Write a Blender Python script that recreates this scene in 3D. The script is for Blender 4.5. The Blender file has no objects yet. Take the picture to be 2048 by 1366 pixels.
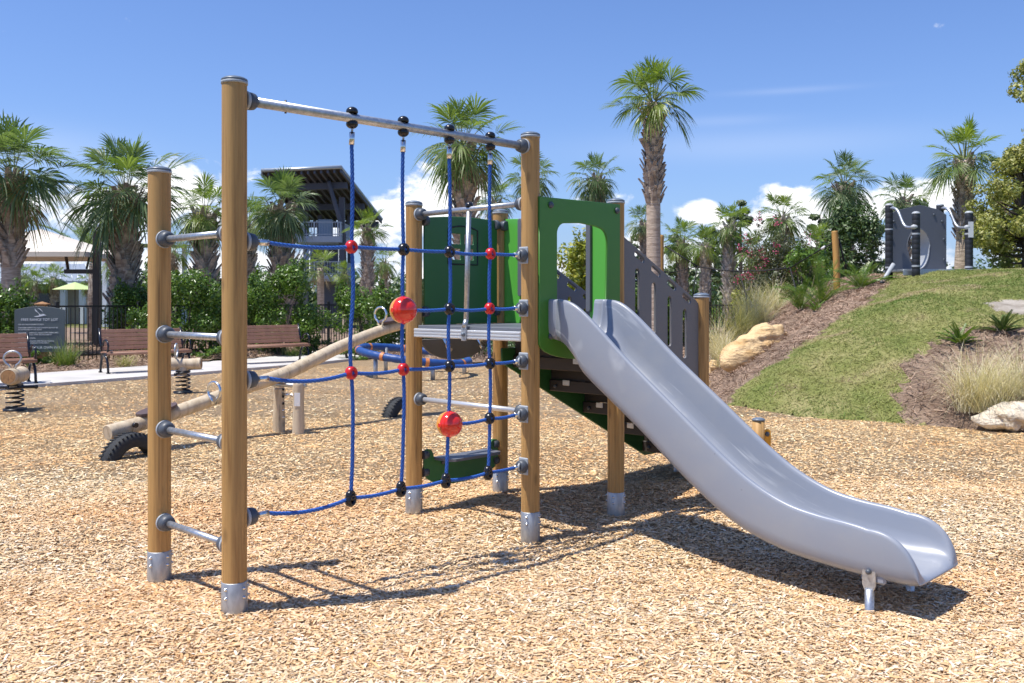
import bpy, math, random
import numpy as np
from math import sin, cos, pi, radians, sqrt, atan2, exp
from mathutils import Vector, Matrix

# ------------------------------------------------------------------ camera, sky, sun, exposure
S = bpy.context.scene
COL = S.collection
random.seed(7)
RNG = np.random.default_rng(7)
FPX, YH, CH = 1900.0, 600.0, 1.59            # focal length and horizon in photo pixels, eye height
cd = bpy.data.cameras.new('camera')
cam = bpy.data.objects.new('camera', cd); COL.objects.link(cam)
cd.sensor_width = 36.0
cd.lens = FPX / 2048 * 36
cd.shift_y = -(683 - YH) / 2048
cd.clip_end = 5000
cam.location = (0, 0, CH)
cam.rotation_euler = (radians(90), 0, 0)
S.camera = cam
cd.dof.use_dof = True; cd.dof.focus_distance = 6.3; cd.dof.aperture_fstop = 6.3
S.view_settings.view_transform = 'Standard'
S.view_settings.look = 'None'
S.view_settings.exposure = 0.34
S.view_settings.gamma = 1.0
try:
    S.cycles.max_bounces = 8
    S.cycles.transparent_max_bounces = 8
    S.cycles.use_denoising = True
except Exception:
    pass

SUN = Vector((-0.390, -0.146, 1.0)).normalized()
sl = bpy.data.lights.new('sun', 'SUN')
sl.energy = 4.6
sl.angle = radians(0.53)
sl.color = (1.0, 0.955, 0.88)
so = bpy.data.objects.new('sun', sl); COL.objects.link(so)
so.rotation_euler = SUN.to_track_quat('Z', 'Y').to_euler()


class NT:
    """tiny helper to wire node trees"""
    def __init__(s, tree):
        s.t = tree; s.n = tree.nodes; s.l = tree.links
    def new(s, typ, **kw):
        nd = s.n.new(typ)
        for k, v in kw.items():
            setattr(nd, k, v)
        return nd
    def put(s, sock, v):
        if isinstance(v, bpy.types.NodeSocket):
            s.l.new(v, sock)
        else:
            sock.default_value = v
    def math(s, op, a, b=None, c=None, clamp=False):
        nd = s.new('ShaderNodeMath', operation=op); nd.use_clamp = clamp
        for i, v in enumerate((a, b, c)):
            if v is not None:
                s.put(nd.inputs[i], v)
        return nd.outputs[0]
    def mix(s, fac, a, b, blend='MIX'):
        nd = s.new('ShaderNodeMix', data_type='RGBA', blend_type=blend)
        s.put(nd.inputs[0], fac); s.put(nd.inputs[6], c4(a)); s.put(nd.inputs[7], c4(b))
        return nd.outputs[2]
    def noise(s, vec, scale, detail=3.0, rough=0.55, dist=0.0):
        nd = s.new('ShaderNodeTexNoise')
        if vec is not None:
            s.put(nd.inputs['Vector'], vec)
        nd.inputs['Scale'].default_value = scale
        nd.inputs['Detail'].default_value = detail
        nd.inputs['Roughness'].default_value = rough
        nd.inputs['Distortion'].default_value = dist
        return nd.outputs['Fac']
    def ramp(s, fac, stops):
        nd = s.new('ShaderNodeValToRGB')
        e = nd.color_ramp.elements
        while len(e) < len(stops):
            e.new(0.5)
        for i, (p, c) in enumerate(stops):
            e[i].position = p; e[i].color = c4(c)
        s.put(nd.inputs[0], fac)
        return nd.outputs[0]
    def scale(s, vec, xyz):
        nd = s.new('ShaderNodeMapping'); s.put(nd.inputs[0], vec)
        nd.inputs['Scale'].default_value = xyz
        return nd.outputs[0]


def c4(c):
    if isinstance(c, bpy.types.NodeSocket):
        return c
    c = tuple(c)
    return c if len(c) == 4 else c + (1.0,)


W = bpy.data.worlds.new('World'); S.world = W; W.use_nodes = True
wt = NT(W.node_tree)
for nd in list(wt.n):
    wt.n.remove(nd)
sky = wt.new('ShaderNodeTexSky', sky_type='NISHITA')
sky.sun_disc = False
sky.sun_elevation = math.asin(SUN.z)
sky.sun_rotation = atan2(SUN.x, SUN.y)
sky.altitude = 0.0; sky.air_density = 1.0; sky.dust_density = 0.6; sky.ozone_density = 1.0
tc = wt.new('ShaderNodeTexCoord')
nrm = wt.new('ShaderNodeVectorMath', operation='NORMALIZE'); wt.put(nrm.inputs[0], tc.outputs['Generated'])
sep = wt.new('ShaderNodeSeparateXYZ'); wt.put(sep.inputs[0], nrm.outputs[0])
az = wt.math('ARCTAN2', sep.outputs[0], sep.outputs[1])
el = wt.math('ARCSINE', sep.outputs[2])
comb = wt.new('ShaderNodeCombineXYZ')
wt.put(comb.inputs[0], az); wt.put(comb.inputs[1], wt.math('MULTIPLY', el, 1.5))
cl1 = wt.noise(comb.outputs[0], 17.0, 9.0, 0.60, 0.25)
cl2 = wt.noise(wt.scale(comb.outputs[0], (1.0, 1.6, 1.0)), 26.0, 6.0, 0.6)
CLOUDS = [  # x, y, rx, ry, weight : directions of the cumulus banks, given in the photo's own angle units
    (350, 395, 80, 62, 1.1), (230, 430, 130, 48, .85), (420, 440, 90, 40, .85), (850, 425, 115, 52, 1.05), (915, 375, 70, 42, 1.0), (770, 400, 40, 26, .6),
    (1405, 428, 40, 26, .9), (1590, 440, 130, 55, .95), (1640, 395, 60, 30, .7), (1760, 425, 90, 40, .8), (1880, 410, 70, 36, .8),
    (90, 430, 120, 55, .7), (1190, 430, 90, 50, .6), (660, 470, 120, 40, .6), (1868, 24, 66, 15, .62), (1480, 520, 500, 55, .8), (400, 540, 600, 60, .7)]
tot = None
for (x, y, rx, ry, w) in CLOUDS:
    a0, e0 = math.atan((x - 1024) / FPX), math.atan((YH - y) / FPX)
    da = wt.math('DIVIDE', wt.math('SUBTRACT', az, a0), rx * 1.2 / FPX)
    de = wt.math('DIVIDE', wt.math('SUBTRACT', el, e0), ry / FPX)
    r2 = wt.math('ADD', wt.math('MULTIPLY', da, da), wt.math('MULTIPLY', de, de))
    g = wt.math('MULTIPLY', wt.math('EXPONENT', wt.math('MULTIPLY', r2, -0.8)), w)
    tot = g if tot is None else wt.math('MAXIMUM', tot, g)
cv = wt.math('ADD', wt.math('MULTIPLY', tot, 0.62), wt.math('SUBTRACT', wt.math('MULTIPLY', cl1, 1.25), 0.80))
mr = wt.new('ShaderNodeMapRange', interpolation_type='SMOOTHSTEP')
wt.put(mr.inputs[0], cv); mr.inputs[1].default_value = 0.06; mr.inputs[2].default_value = 0.24
cmask = mr.outputs[0]
# thin high cirrus streaks
wis = None
for (x, y, rx, ry, w) in [(1580, 198, 110, 6, .08), (1440, 250, 110, 10, .07), (1500, 300, 300, 30, .10), (60, 330, 160, 40, .12)]:
    a0, e0 = math.atan((x - 1024) / FPX), math.atan((YH - y) / FPX)
    da = wt.math('DIVIDE', wt.math('SUBTRACT', az, a0), rx / FPX)
    de = wt.math('DIVIDE', wt.math('SUBTRACT', el, e0), ry / FPX)
    r2 = wt.math('ADD', wt.math('MULTIPLY', da, da), wt.math('MULTIPLY', de, de))
    g = wt.math('MULTIPLY', wt.math('EXPONENT', wt.math('MULTIPLY', r2, -1.0)), w)
    wis = g if wis is None else wt.math('ADD', wis, g)
shade = wt.ramp(wt.math('ADD', wt.math('MULTIPLY', cl2, 0.75), wt.math('MULTIPLY', cv, 0.55)),
                [(0.36, (0.60, 0.66, 0.77)), (0.62, (1.0, 1.0, 1.0))])
sk = wt.new('ShaderNodeVectorMath', operation='SCALE'); wt.put(sk.inputs[0], sky.outputs[0]); sk.inputs['Scale'].default_value = 0.125
tint = wt.mix(1.0, sk.outputs[0], (0.605, 0.755, 1.085), 'MULTIPLY')
hz = wt.math('EXPONENT', wt.math('MULTIPLY', wt.math('MAXIMUM', el, 0.0), -9.0))
tint = wt.mix(wt.math('MULTIPLY', hz, 0.55), tint, (0.265, 0.37, 0.62))
csc = wt.new('ShaderNodeVectorMath', operation='SCALE'); wt.put(csc.inputs[0], shade); csc.inputs['Scale'].default_value = 1.10
fin = wt.mix(wis, tint, (1.0, 1.02, 1.08))
fin = wt.mix(cmask, fin, csc.outputs[0])
bg = wt.new('ShaderNodeBackground'); wt.put(bg.inputs[0], fin); bg.inputs[1].default_value = 1.0
wo = wt.new('ShaderNodeOutputWorld'); wt.l.new(bg.outputs[0], wo.inputs[0])


# ------------------------------------------------------------------ helpers
def at(x, y, Y):
    """point seen at photo pixel (x, y) at distance Y"""
    return Vector(((x - 1024) * Y / FPX, Y, CH - (y - YH) * Y / FPX))


def gx(x, Y):
    return (x - 1024) * Y / FPX


def gz(y, Y):
    return CH - (y - YH) * Y / FPX


class MB:
    def __init__(s):
        s.v = []; s.f = []; s.m = []; s.sm = []
    def add(s, vs, fs, mi=0, smooth=False):
        o = len(s.v)
        s.v.extend([tuple(p) for p in vs])
        for f in fs:
            s.f.append(tuple(i + o for i in f)); s.m.append(mi); s.sm.append(smooth)
    def box(s, c, size, M=None, mi=0, bev=0.0):
        hx, hy, hz_ = [a / 2 for a in size]
        if bev <= 0:
            vs = [Vector((x * hx, y * hy, z * hz_)) for x in (-1, 1) for y in (-1, 1) for z in (-1, 1)]
            fs = [(0, 1, 3, 2), (4, 6, 7, 5), (0, 4, 5, 1), (2, 3, 7, 6), (0, 2, 6, 4), (1, 5, 7, 3)]
        else:
            b = min(bev, hx * .9, hy * .9, hz_ * .9)
            vs, fs = [], []
            idx = {}
            for x in (-1, 1):
                for y in (-1, 1):
                    for z in (-1, 1):
                        for k in range(3):
                            p = [x * (hx - (0 if k == 0 else b)), y * (hy - (0 if k == 1 else b)), z * (hz_ - (0 if k == 2 else b))]
                            idx[(x, y, z, k)] = len(vs); vs.append(Vector(p))
            I = idx
            for sg in (-1, 1):
                q = [(sg, -1, -1, 0), (sg, 1, -1, 0), (sg, 1, 1, 0), (sg, -1, 1, 0)]; fs.append([I[a] for a in (q if sg > 0 else q[::-1])])
                q = [(-1, sg, -1, 1), (-1, sg, 1, 1), (1, sg, 1, 1), (1, sg, -1, 1)]; fs.append([I[a] for a in (q if sg > 0 else q[::-1])])
                q = [(-1, -1, sg, 2), (1, -1, sg, 2), (1, 1, sg, 2), (-1, 1, sg, 2)]; fs.append([I[a] for a in (q if sg > 0 else q[::-1])])
            for a in (-1, 1):
                for c_ in (-1, 1):
                    fs.append([I[(a, c_, -1, 0)], I[(a, c_, -1, 1)], I[(a, c_, 1, 1)], I[(a, c_, 1, 0)]][::(1 if a * c_ < 0 else -1)][::-1])
                    fs.append([I[(a, -1, c_, 0)], I[(a, -1, c_, 2)], I[(a, 1, c_, 2)], I[(a, 1, c_, 0)]][::(-1 if a * c_ < 0 else 1)][::-1])
                    fs.append([I[(-1, a, c_, 1)], I[(-1, a, c_, 2)], I[(1, a, c_, 2)], I[(1, a, c_, 1)]][::(1 if a * c_ < 0 else -1)][::-1])
                    for e in (-1, 1):
                        fs.append([I[(a, c_, e, 0)], I[(a, c_, e, 1)], I[(a, c_, e, 2)]][::(1 if a * c_ * e > 0 else -1)])
        c = Vector(c)
        if M is not None:
            vs = [M @ p for p in vs]
        s.add([p + c for p in vs], fs, mi)
    def rev(s, p0, p1, prof, seg=20, mi=0, caps=True, smooth=True):
        """surface of revolution about p0->p1; prof = [(t in metres along the axis, radius)]"""
        p0, p1 = Vector(p0), Vector(p1)
        a = (p1 - p0).normalized()
        h = Vector((0, 0, 1)) if abs(a.z) < .9 else Vector((1, 0, 0))
        e1 = a.cross(h).normalized(); e2 = a.cross(e1)
        vs, fs = [], []
        for (t, r) in prof:
            for k in range(seg):
                q = 2 * pi * k / seg
                vs.append(p0 + a * t + (e1 * cos(q) + e2 * sin(q)) * r)
        for i in range(len(prof) - 1):
            for k in range(seg):
                k2 = (k + 1) % seg
                fs.append((i * seg + k, (i + 1) * seg + k, (i + 1) * seg + k2, i * seg + k2))
        s.add(vs, fs, mi, smooth)
        if caps:
            o = len(s.v) - len(vs); n = len(prof) - 1
            s.f.append(tuple(o + k for k in range(seg))); s.m.append(mi); s.sm.append(False)
            s.f.append(tuple(o + n * seg + k for k in reversed(range(seg)))); s.m.append(mi); s.sm.append(False)
    def cyl(s, p0, p1, r0, r1=None, seg=16, mi=0, caps=True):
        L = (Vector(p1) - Vector(p0)).length
        s.rev(p0, p1, [(0, r0), (L, r0 if r1 is None else r1)], seg, mi, caps)
    def ball(s, c, r, seg=20, rings=12, mi=0, sq=(1, 1, 1), lo=0.0, hi=1.0):
        c = Vector(c); vs, fs = [], []
        for i in range(rings + 1):
            t = pi * (lo + (hi - lo) * i / rings)
            for k in range(seg):
                q = 2 * pi * k / seg
                vs.append(c + Vector((sin(t) * cos(q) * r * sq[0], sin(t) * sin(q) * r * sq[1], cos(t) * r * sq[2])))
        for i in range(rings):
            for k in range(seg):
                k2 = (k + 1) % seg
                fs.append((i * seg + k, (i + 1) * seg + k, (i + 1) * seg + k2, i * seg + k2))
        s.add(vs, fs, mi, True)
    def tube(s, pts, r, seg=10, mi=0, caps=True, lobes=0, twist=0.0, amp=0.0):
        pts = [Vector(p) for p in pts]
        n = len(pts); rr = r if isinstance(r, (list, tuple)) else [r] * n
        T = []
        for i in range(n):
            d = pts[min(i + 1, n - 1)] - pts[max(i - 1, 0)]
            T.append(d.normalized())
        h = Vector((0, 0, 1)) if abs(T[0].z) < .9 else Vector((1, 0, 0))
        e1 = T[0].cross(h).normalized()
        vs, fs = [], []; L = 0.0
        for i in range(n):
            if i:
                L += (pts[i] - pts[i - 1]).length
            e1 = (e1 - T[i] * e1.dot(T[i])).normalized(); e2 = T[i].cross(e1)
            for k in range(seg):
                q = 2 * pi * k / seg
                ra = rr[i]
                if lobes:
                    ra *= 1 - amp + amp * abs(cos(lobes * (q) * .5))
                q2 = q + twist * L
                vs.append(pts[i] + (e1 * cos(q2) + e2 * sin(q2)) * ra)
        for i in range(n - 1):
            for k in range(seg):
                k2 = (k + 1) % seg
                fs.append((i * seg + k, i * seg + k2, (i + 1) * seg + k2, (i + 1) * seg + k))
        s.add(vs, fs, mi, True)
        if caps:
            o = len(s.v) - len(vs)
            s.f.append(tuple(o + k for k in reversed(range(seg)))); s.m.append(mi); s.sm.append(False)
            s.f.append(tuple(o + (n - 1) * seg + k for k in range(seg))); s.m.append(mi); s.sm.append(False)
    def torus(s, c, axis, R, r, seg=24, rs=10, mi=0, flat=1.0):
        c = Vector(c); a = Vector(axis).normalized()
        h = Vector((0, 0, 1)) if abs(a.z) < .9 else Vector((1, 0, 0))
        e1 = a.cross(h).normalized(); e2 = a.cross(e1); vs, fs = [], []
        for i in range(seg):
            q = 2 * pi * i / seg; d = e1 * cos(q) + e2 * sin(q)
            for k in range(rs):
                w = 2 * pi * k / rs
                vs.append(c + d * (R + r * cos(w)) + a * r * flat * sin(w))
        for i in range(seg):
            for k in range(rs):
                i2, k2 = (i + 1) % seg, (k + 1) % rs
                fs.append((i * rs + k, i2 * rs + k, i2 * rs + k2, i * rs + k2))
        s.add(vs, fs, mi, True)
    def quad(s, a, b, c, d, mi=0):
        s.add([a, b, c, d], [(0, 1, 2, 3)], mi)
    def mesh(s, name, mats):
        me = bpy.data.meshes.new(name)
        me.from_pydata(s.v, [], s.f)
        me.polygons.foreach_set('material_index', s.m)
        me.polygons.foreach_set('use_smooth', s.sm)
        for m in (mats if isinstance(mats, (list, tuple)) else [mats]):
            me.materials.append(m)
        me.update()
        return me
    def build(s, name, mats, parent=None, loc=None):
        o = bpy.data.objects.new(name, s.mesh(name, mats)); COL.objects.link(o)
        if parent is not None:
            o.parent = parent
        if loc is not None:
            o.location = loc
        return o


def tag(o, label, cat, group=None, kind=None):
    if label: o['label'] = label
    if cat: o['category'] = cat
    if group: o['group'] = group
    if kind: o['kind'] = kind
    return o


def thing(name, label, cat, loc=(0, 0, 0), rz=0.0, group=None):
    o = bpy.data.objects.new(name, None); COL.objects.link(o)
    o.location = loc; o.rotation_euler = (0, 0, rz); o.empty_display_size = .2
    return tag(o, label, cat, group)


def copy_tree(o, parent=None):
    c = o.copy(); COL.objects.link(c); c.parent = parent
    for ch in list(o.children):
        copy_tree(ch, c)
    return c


def flat_panel(name, loops, thick, M, mat, parent, bevel=0.004):
    """sheet cut from closed 2-D loops (first the outline, then the holes), extruded and placed by M"""
    cu = bpy.data.curves.new(name, 'CURVE'); cu.dimensions = '2D'; cu.fill_mode = 'BOTH'
    cu.extrude = thick / 2 - bevel; cu.bevel_depth = bevel; cu.bevel_resolution = 1; cu.offset = -bevel
    for lp in loops:
        sp = cu.splines.new('POLY'); sp.points.add(len(lp) - 1)
        for p, q in zip(sp.points, lp):
            p.co = (q[0], q[1], 0, 1)
        sp.use_cyclic_u = True
    tmp = bpy.data.objects.new('tmp', cu); COL.objects.link(tmp)
    dg = bpy.context.evaluated_depsgraph_get(); dg.update()
    me = bpy.data.meshes.new_from_object(tmp.evaluated_get(dg))
    bpy.data.objects.remove(tmp); bpy.data.curves.remove(cu)
    me.transform(M); me.name = name
    me.materials.clear(); me.materials.append(mat)
    o = bpy.data.objects.new(name, me); COL.objects.link(o); o.parent = parent
    return o


def text_mesh(name, body, size, M, mat, parent, extr=0.003, align='LEFT', sx=1.0):
    cu = bpy.data.curves.new(name, 'FONT'); cu.body = body; cu.size = size; cu.extrude = extr; cu.align_x = align
    tmp = bpy.data.objects.new('tmp', cu); COL.objects.link(tmp)
    dg = bpy.context.evaluated_depsgraph_get(); dg.update()
    me = bpy.data.meshes.new_from_object(tmp.evaluated_get(dg))
    bpy.data.objects.remove(tmp); bpy.data.curves.remove(cu)
    me.transform(M @ Matrix.Diagonal((sx, 1, 1, 1))); me.name = name
    me.materials.clear(); me.materials.append(mat)
    o = bpy.data.objects.new(name, me); COL.objects.link(o); o.parent = parent
    return o


def rrect(x0, y0, x1, y1, r, n=5):
    out = []
    for (cx, cy, a0) in ((x1 - r, y1 - r, 0), (x0 + r, y1 - r, 90), (x0 + r, y0 + r, 180), (x1 - r, y0 + r, 270)):
        for k in range(n + 1):
            a = radians(a0 + 90 * k / n)
            out.append((cx + r * cos(a), cy + r * sin(a)))
    return out


def capsule(cx, cy, L, w, ang=0.0, n=6):
    out = []
    for (sx, a0) in ((L / 2 - w / 2, -90), (-(L / 2 - w / 2), 90)):
        for k in range(n + 1):
            a = radians(a0 + 180 * k / n)
            p = (sx + w / 2 * cos(a), w / 2 * sin(a))
            out.append((cx + p[0] * cos(ang) - p[1] * sin(ang), cy + p[0] * sin(ang) + p[1] * cos(ang)))
    return out


def interp(tab, t):
    xs = [a[0] for a in tab]; ys = [a[1] for a in tab]
    return float(np.interp(t, xs, ys))


def spline(tab, t):
    """monotone-ish catmull-rom through (t, v) table"""
    n = len(tab)
    if t <= tab[0][0]: return tab[0][1]
    if t >= tab[-1][0]: return tab[-1][1]
    i = max(k for k in range(n - 1) if tab[k][0] <= t)
    t0, v0 = tab[i]; t1, v1 = tab[i + 1]; h = t1 - t0; x = (t - t0) / h
    def slope(k):
        if k <= 0: return (tab[1][1] - tab[0][1]) / (tab[1][0] - tab[0][0])
        if k >= n - 1: return (tab[-1][1] - tab[-2][1]) / (tab[-1][0] - tab[-2][0])
        return (tab[k + 1][1] - tab[k - 1][1]) / (tab[k + 1][0] - tab[k - 1][0])
    m0, m1 = slope(i) * h, slope(i + 1) * h
    return (2 * x**3 - 3 * x**2 + 1) * v0 + (x**3 - 2 * x**2 + x) * m0 + (-2 * x**3 + 3 * x**2) * v1 + (x**3 - x**2) * m1


# ------------------------------------------------------------------ materials
def mk(name, col, rough=.5, metal=0.0, spec=.5, var=None, bump=None, coat=0.0, island=False):
    """var = (colour2, scale xyz, sharp lo, hi); bump = (scale xyz, strength, distance)"""
    m = bpy.data.materials.new(name); m.use_nodes = True
    t = NT(m.node_tree); b = t.n['Principled BSDF']
    b.inputs['Roughness'].default_value = rough; b.inputs['Metallic'].default_value = metal
    b.inputs['Specular IOR Level'].default_value = spec
    if coat:
        b.inputs['Coat Weight'].default_value = coat; b.inputs['Coat Roughness'].default_value = .08
    b.inputs['Base Color'].default_value = c4(col)
    co = t.new('ShaderNodeTexCoord').outputs['Object']
    oi = t.new('ShaderNodeObjectInfo')
    add = t.new('ShaderNodeVectorMath', operation='ADD'); t.put(add.inputs[0], co)
    sc = t.new('ShaderNodeVectorMath', operation='SCALE'); t.put(sc.inputs[0], (17.3, 9.1, 5.7)); t.put(sc.inputs['Scale'], oi.outputs['Random'])
    t.put(add.inputs[1], sc.outputs[0]); co = add.outputs[0]
    if var:
        f = t.noise(t.scale(co, var[1]), 1.0, 5.0, .6)
        f = t.ramp(f, [(var[2], (0, 0, 0)), (var[3], (1, 1, 1))])
        t.put(b.inputs['Base Color'], t.mix(f, col, var[0]))
    if bump:
        f = t.noise(t.scale(co, bump[0]), 1.0, 4.0, .6)
        bn = t.new('ShaderNodeBump'); bn.inputs['Strength'].default_value = bump[1]; bn.inputs['Distance'].default_value = bump[2]
        t.put(bn.inputs['Height'], f); t.put(b.inputs['Normal'], bn.outputs[0])
    return m


def mk_wood(name, light, dark, grain=(38, 38, 1.6), rough=.55, knots=True):
    m = bpy.data.materials.new(name); m.use_nodes = True
    t = NT(m.node_tree); b = t.n['Principled BSDF']; b.inputs['Roughness'].default_value = rough
    b.inputs['Specular IOR Level'].default_value = .35
    co = t.new('ShaderNodeTexCoord').outputs['Object']; oi = t.new('ShaderNodeObjectInfo')
    sc = t.new('ShaderNodeVectorMath', operation='SCALE'); t.put(sc.inputs[0], (7.3, 3.1, 11.7)); t.put(sc.inputs['Scale'], oi.outputs['Random'])
    ad = t.new('ShaderNodeVectorMath', operation='ADD'); t.put(ad.inputs[0], co); t.put(ad.inputs[1], sc.outputs[0]); co = ad.outputs[0]
    big = t.noise(t.scale(co, (6, 6, .8)), 1.0, 2.0, .5)
    fine = t.noise(t.scale(co, grain), 1.0, 5.0, .62, .6)
    fx = t.noise(t.scale(co, (grain[0] * 5, grain[1] * 5, grain[2] * 3)), 1.0, 2.0, .5)
    f = t.math('ADD', t.math('MULTIPLY', fine, .6), t.math('ADD', t.math('MULTIPLY', big, .3), t.math('MULTIPLY', fx, .15)))
    col = t.ramp(f, [(.36, dark), (.56, light), (.74, tuple(min(1, c * 1.18) for c in light))])
    if knots:
        vo = t.new('ShaderNodeTexVoronoi'); t.put(vo.inputs['Vector'], t.scale(co, (9, 9, 3.2))); vo.inputs['Scale'].default_value = 1.0
        k = t.ramp(vo.outputs['Distance'], [(.06, (1, 1, 1)), (.17, (0, 0, 0))])
        col = t.mix(t.math('MULTIPLY', k, .55), col, tuple(c * .45 for c in dark))
    ck = t.noise(t.scale(co, (52, 52, .9)), 1.0, 2.0, .5)
    ck = t.ramp(ck, [(.655, (0, 0, 0)), (.70, (1, 1, 1))])
    col = t.mix(t.math('MULTIPLY', ck, .6), col, tuple(c * .42 for c in dark))
    gy = t.ramp(t.noise(t.scale(co, (3, 3, .6)), 1.0, 3.0, .5), [(.45, (0, 0, 0)), (.75, (1, 1, 1))])
    col = t.mix(t.math('MULTIPLY', gy, .35), col, (light[0] * .80, light[1] * .86, light[2] * 1.05))
    t.put(b.inputs['Base Color'], col)
    bn = t.new('ShaderNodeBump'); bn.inputs['Strength'].default_value = .25; bn.inputs['Distance'].default_value = .004
    t.put(bn.inputs['Height'], fine); t.put(b.inputs['Normal'], bn.outputs[0])
    return m


def mk_leaf(name, c1, c2, c3=None, trans=.45, rough=.42, spec=.5, scale=2.2):
    m = bpy.data.materials.new(name); m.use_nodes = True
    t = NT(m.node_tree); b = t.n['Principled BSDF']
    b.inputs['Roughness'].default_value = rough; b.inputs['Specular IOR Level'].default_value = spec
    geo = t.new('ShaderNodeNewGeometry')
    co = t.new('ShaderNodeTexCoord').outputs['Object']
    r = t.math('ADD', t.math('MULTIPLY', geo.outputs['Random Per Island'], .6), t.math('MULTIPLY', t.noise(co, scale, 2.0), .5))
    col = t.ramp(r, [(.22, c1), (.55, c2), (.85, c3 or c2)])
    t.put(b.inputs['Base Color'], col)
    tr = t.new('ShaderNodeBsdfTranslucent'); t.put(tr.inputs[0], t.mix(1.0, col, (1.15, 1.25, .55), 'MULTIPLY'))
    mx = t.new('ShaderNodeMixShader'); mx.inputs[0].default_value = trans
    t.l.new(b.outputs[0], mx.inputs[1]); t.l.new(tr.outputs[0], mx.inputs[2])
    t.l.new(mx.outputs[0], t.n['Material Output'].inputs[0])
    return m


M = {}
M['post'] = mk_wood('pressure_treated_pine', (.49, .285, .100), (.285, .150, .048))
M['log'] = mk_wood('weathered_robinia', (.60, .49, .34), (.40, .30, .19), grain=(14, 14, 2.0), rough=.75)
M['log_end'] = mk_wood('sawn_log_end', (.42, .23, .095), (.24, .12, .05), grain=(20, 20, 20))
M['pole'] = mk_wood('raw_pine_pole', (.55, .30, .09), (.36, .18, .05))
M['galv'] = mk('galvanised_steel', (.55, .57, .59), .42, .85, var=((.40, .42, .45), (45, 45, 45), .40, .62), bump=((60, 60, 60), .06, .002))
M['sleeve'] = mk('galvanised_sleeve', (.50, .52, .53), .5, .75, var=((.34, .36, .38), (22, 22, 9), .38, .66), bump=((40, 40, 20), .08, .003))
M['steel'] = mk('stainless_steel', (.72, .72, .71), .22, 1.0)
M['alu'] = mk('anodised_aluminium', (.70, .71, .72), .38, .55, var=((.62, .63, .65), (3, 3, 40), .4, .6))
M['cap'] = mk('grey_cap_plastic', (.14, .175, .22), .38, 0, .5)
M['cap_rim'] = mk('light_grey_plastic', (.36, .39, .42), .45)
M['brk'] = mk('charcoal_bracket_plastic', (.072, .085, .105), .45)
M['black'] = mk('black_plastic', (.012, .012, .015), .25)
M['red'] = mk('red_plastic', (.62, .018, .020), .28)
M['redball'] = mk('glossy_red_shell', (.74, .026, .014), .12, coat=.6)
M['yelball'] = mk('yellow_orange_shell', (.80, .30, .02), .18, coat=.5)
M['rope'] = mk('blue_braided_rope', (.030, .135, .50), .6, var=((.022, .10, .40), (200, 200, 200), .4, .6))
M['green'] = mk('dark_green_panel', (.056, .205, .018), .40, var=((.070, .21, .032), (2.2, 2.2, 2.2), .52, .80), bump=((220, 220, 220), .05, .001))
M['lime'] = mk('bright_green_panel', (.105, .43, .058), .38)  # lit copy of the green panel, sunlight painted into its colour
M['greenback'] = mk('deep_green_panel', (.036, .150, .042), .42, var=((.046, .155, .056), (2.2, 2.2, 2.2), .52, .80))  # darker copy of the green panel, shade painted into its colour
M['grey'] = mk('warm_grey_panel', (.172, .168, .170), .5, var=((.150, .146, .148), (240, 240, 240), .4, .6), bump=((300, 300, 300), .06, .001))
M['slate'] = mk('slate_grey_panel', (.13, .14, .165), .48)
M['tread'] = mk('dark_brown_plank', (.042, .033, .029), .55, bump=((4, 4, 120), .15, .002))
M['slide'] = None
M['rubber'] = mk('tyre_rubber', (.022, .024, .026), .75, bump=((60, 60, 60), .3, .004))
M['spring'] = mk('black_coil_steel', (.012, .012, .013), .35)
M['iron'] = mk('black_cast_iron', (.010, .012, .020), .22, .1)
M['slat'] = mk_wood('bench_slat', (.36, .195, .125), (.22, .115, .075), grain=(3, 60, 60), rough=.55, knots=False)
M['seatp'] = mk('brown_seat_plastic', (.105, .066, .055), .5)
M['ringb'] = mk('navy_rubber', (.018, .070, .25), .45)
M['ringo'] = mk('orange_band', (.62, .22, .07), .5)
M['ringg'] = mk('green_band', (.03, .35, .13), .5)
M['sign'] = mk('sign_board_grey_green', (.092, .115, .118), .5)
M['signw'] = mk('sign_lettering_white', (.78, .80, .80), .5)
M['cedar'] = mk_wood('cedar_post', (.36, .185, .075), (.22, .10, .04), knots=False)
M['fence'] = mk('black_fence_paint', (.010, .010, .011), .4)
M['canvas'] = mk('cream_canvas', (.72, .65, .56), .85, bump=((90, 90, 90), .08, .004))
M['lime_canvas'] = mk('pale_green_canvas', (.50, .62, .26), .85)
M['bronze'] = mk('dark_bronze_steel', (.035, .027, .022), .45)
M['towerwood'] = mk('dark_stained_timber', (.050, .040, .037), .7, var=((.07, .056, .05), (2, 2, 2), .4, .6))
M['towerlight'] = mk('pale_blue_grey_paint', (.34, .40, .46), .6)
M['towerpost'] = mk('slate_blue_timber', (.085, .092, .115), .65)
M['roofmetal'] = mk('galvalume_roof', (.42, .46, .49), .42, .6)
M['siding'] = mk('beige_siding', (.44, .38, .30), .8, var=((.38, .33, .26), (.5, .5, 14), .4, .6))
M['reddoor'] = mk('maroon_door', (.14, .022, .022), .5)
M['whitetrim'] = mk('white_trim', (.74, .76, .78), .6)
M['glass'] = mk('dark_window_glass', (.03, .04, .05), .08, 0, .6)
M['rock'] = mk('sandstone', (.72, .51, .27), .88, var=((.52, .31, .12), (2.2, 2.2, 5.6), .46, .68), bump=((8, 8, 18), .9, .07))
M['rockpale'] = mk('pale_limestone', (.76, .67, .52), .9, var=((.50, .40, .27), (3.0, 3.0, 5.6), .47, .68), bump=((9, 9, 18), .9, .07))
M['trunk_low'] = mk('ringed_palm_bark', (.54, .435, .34), .9, var=((.34, .26, .20), (4, 4, 26), .40, .62), bump=((6, 6, 38), .7, .03))
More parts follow.
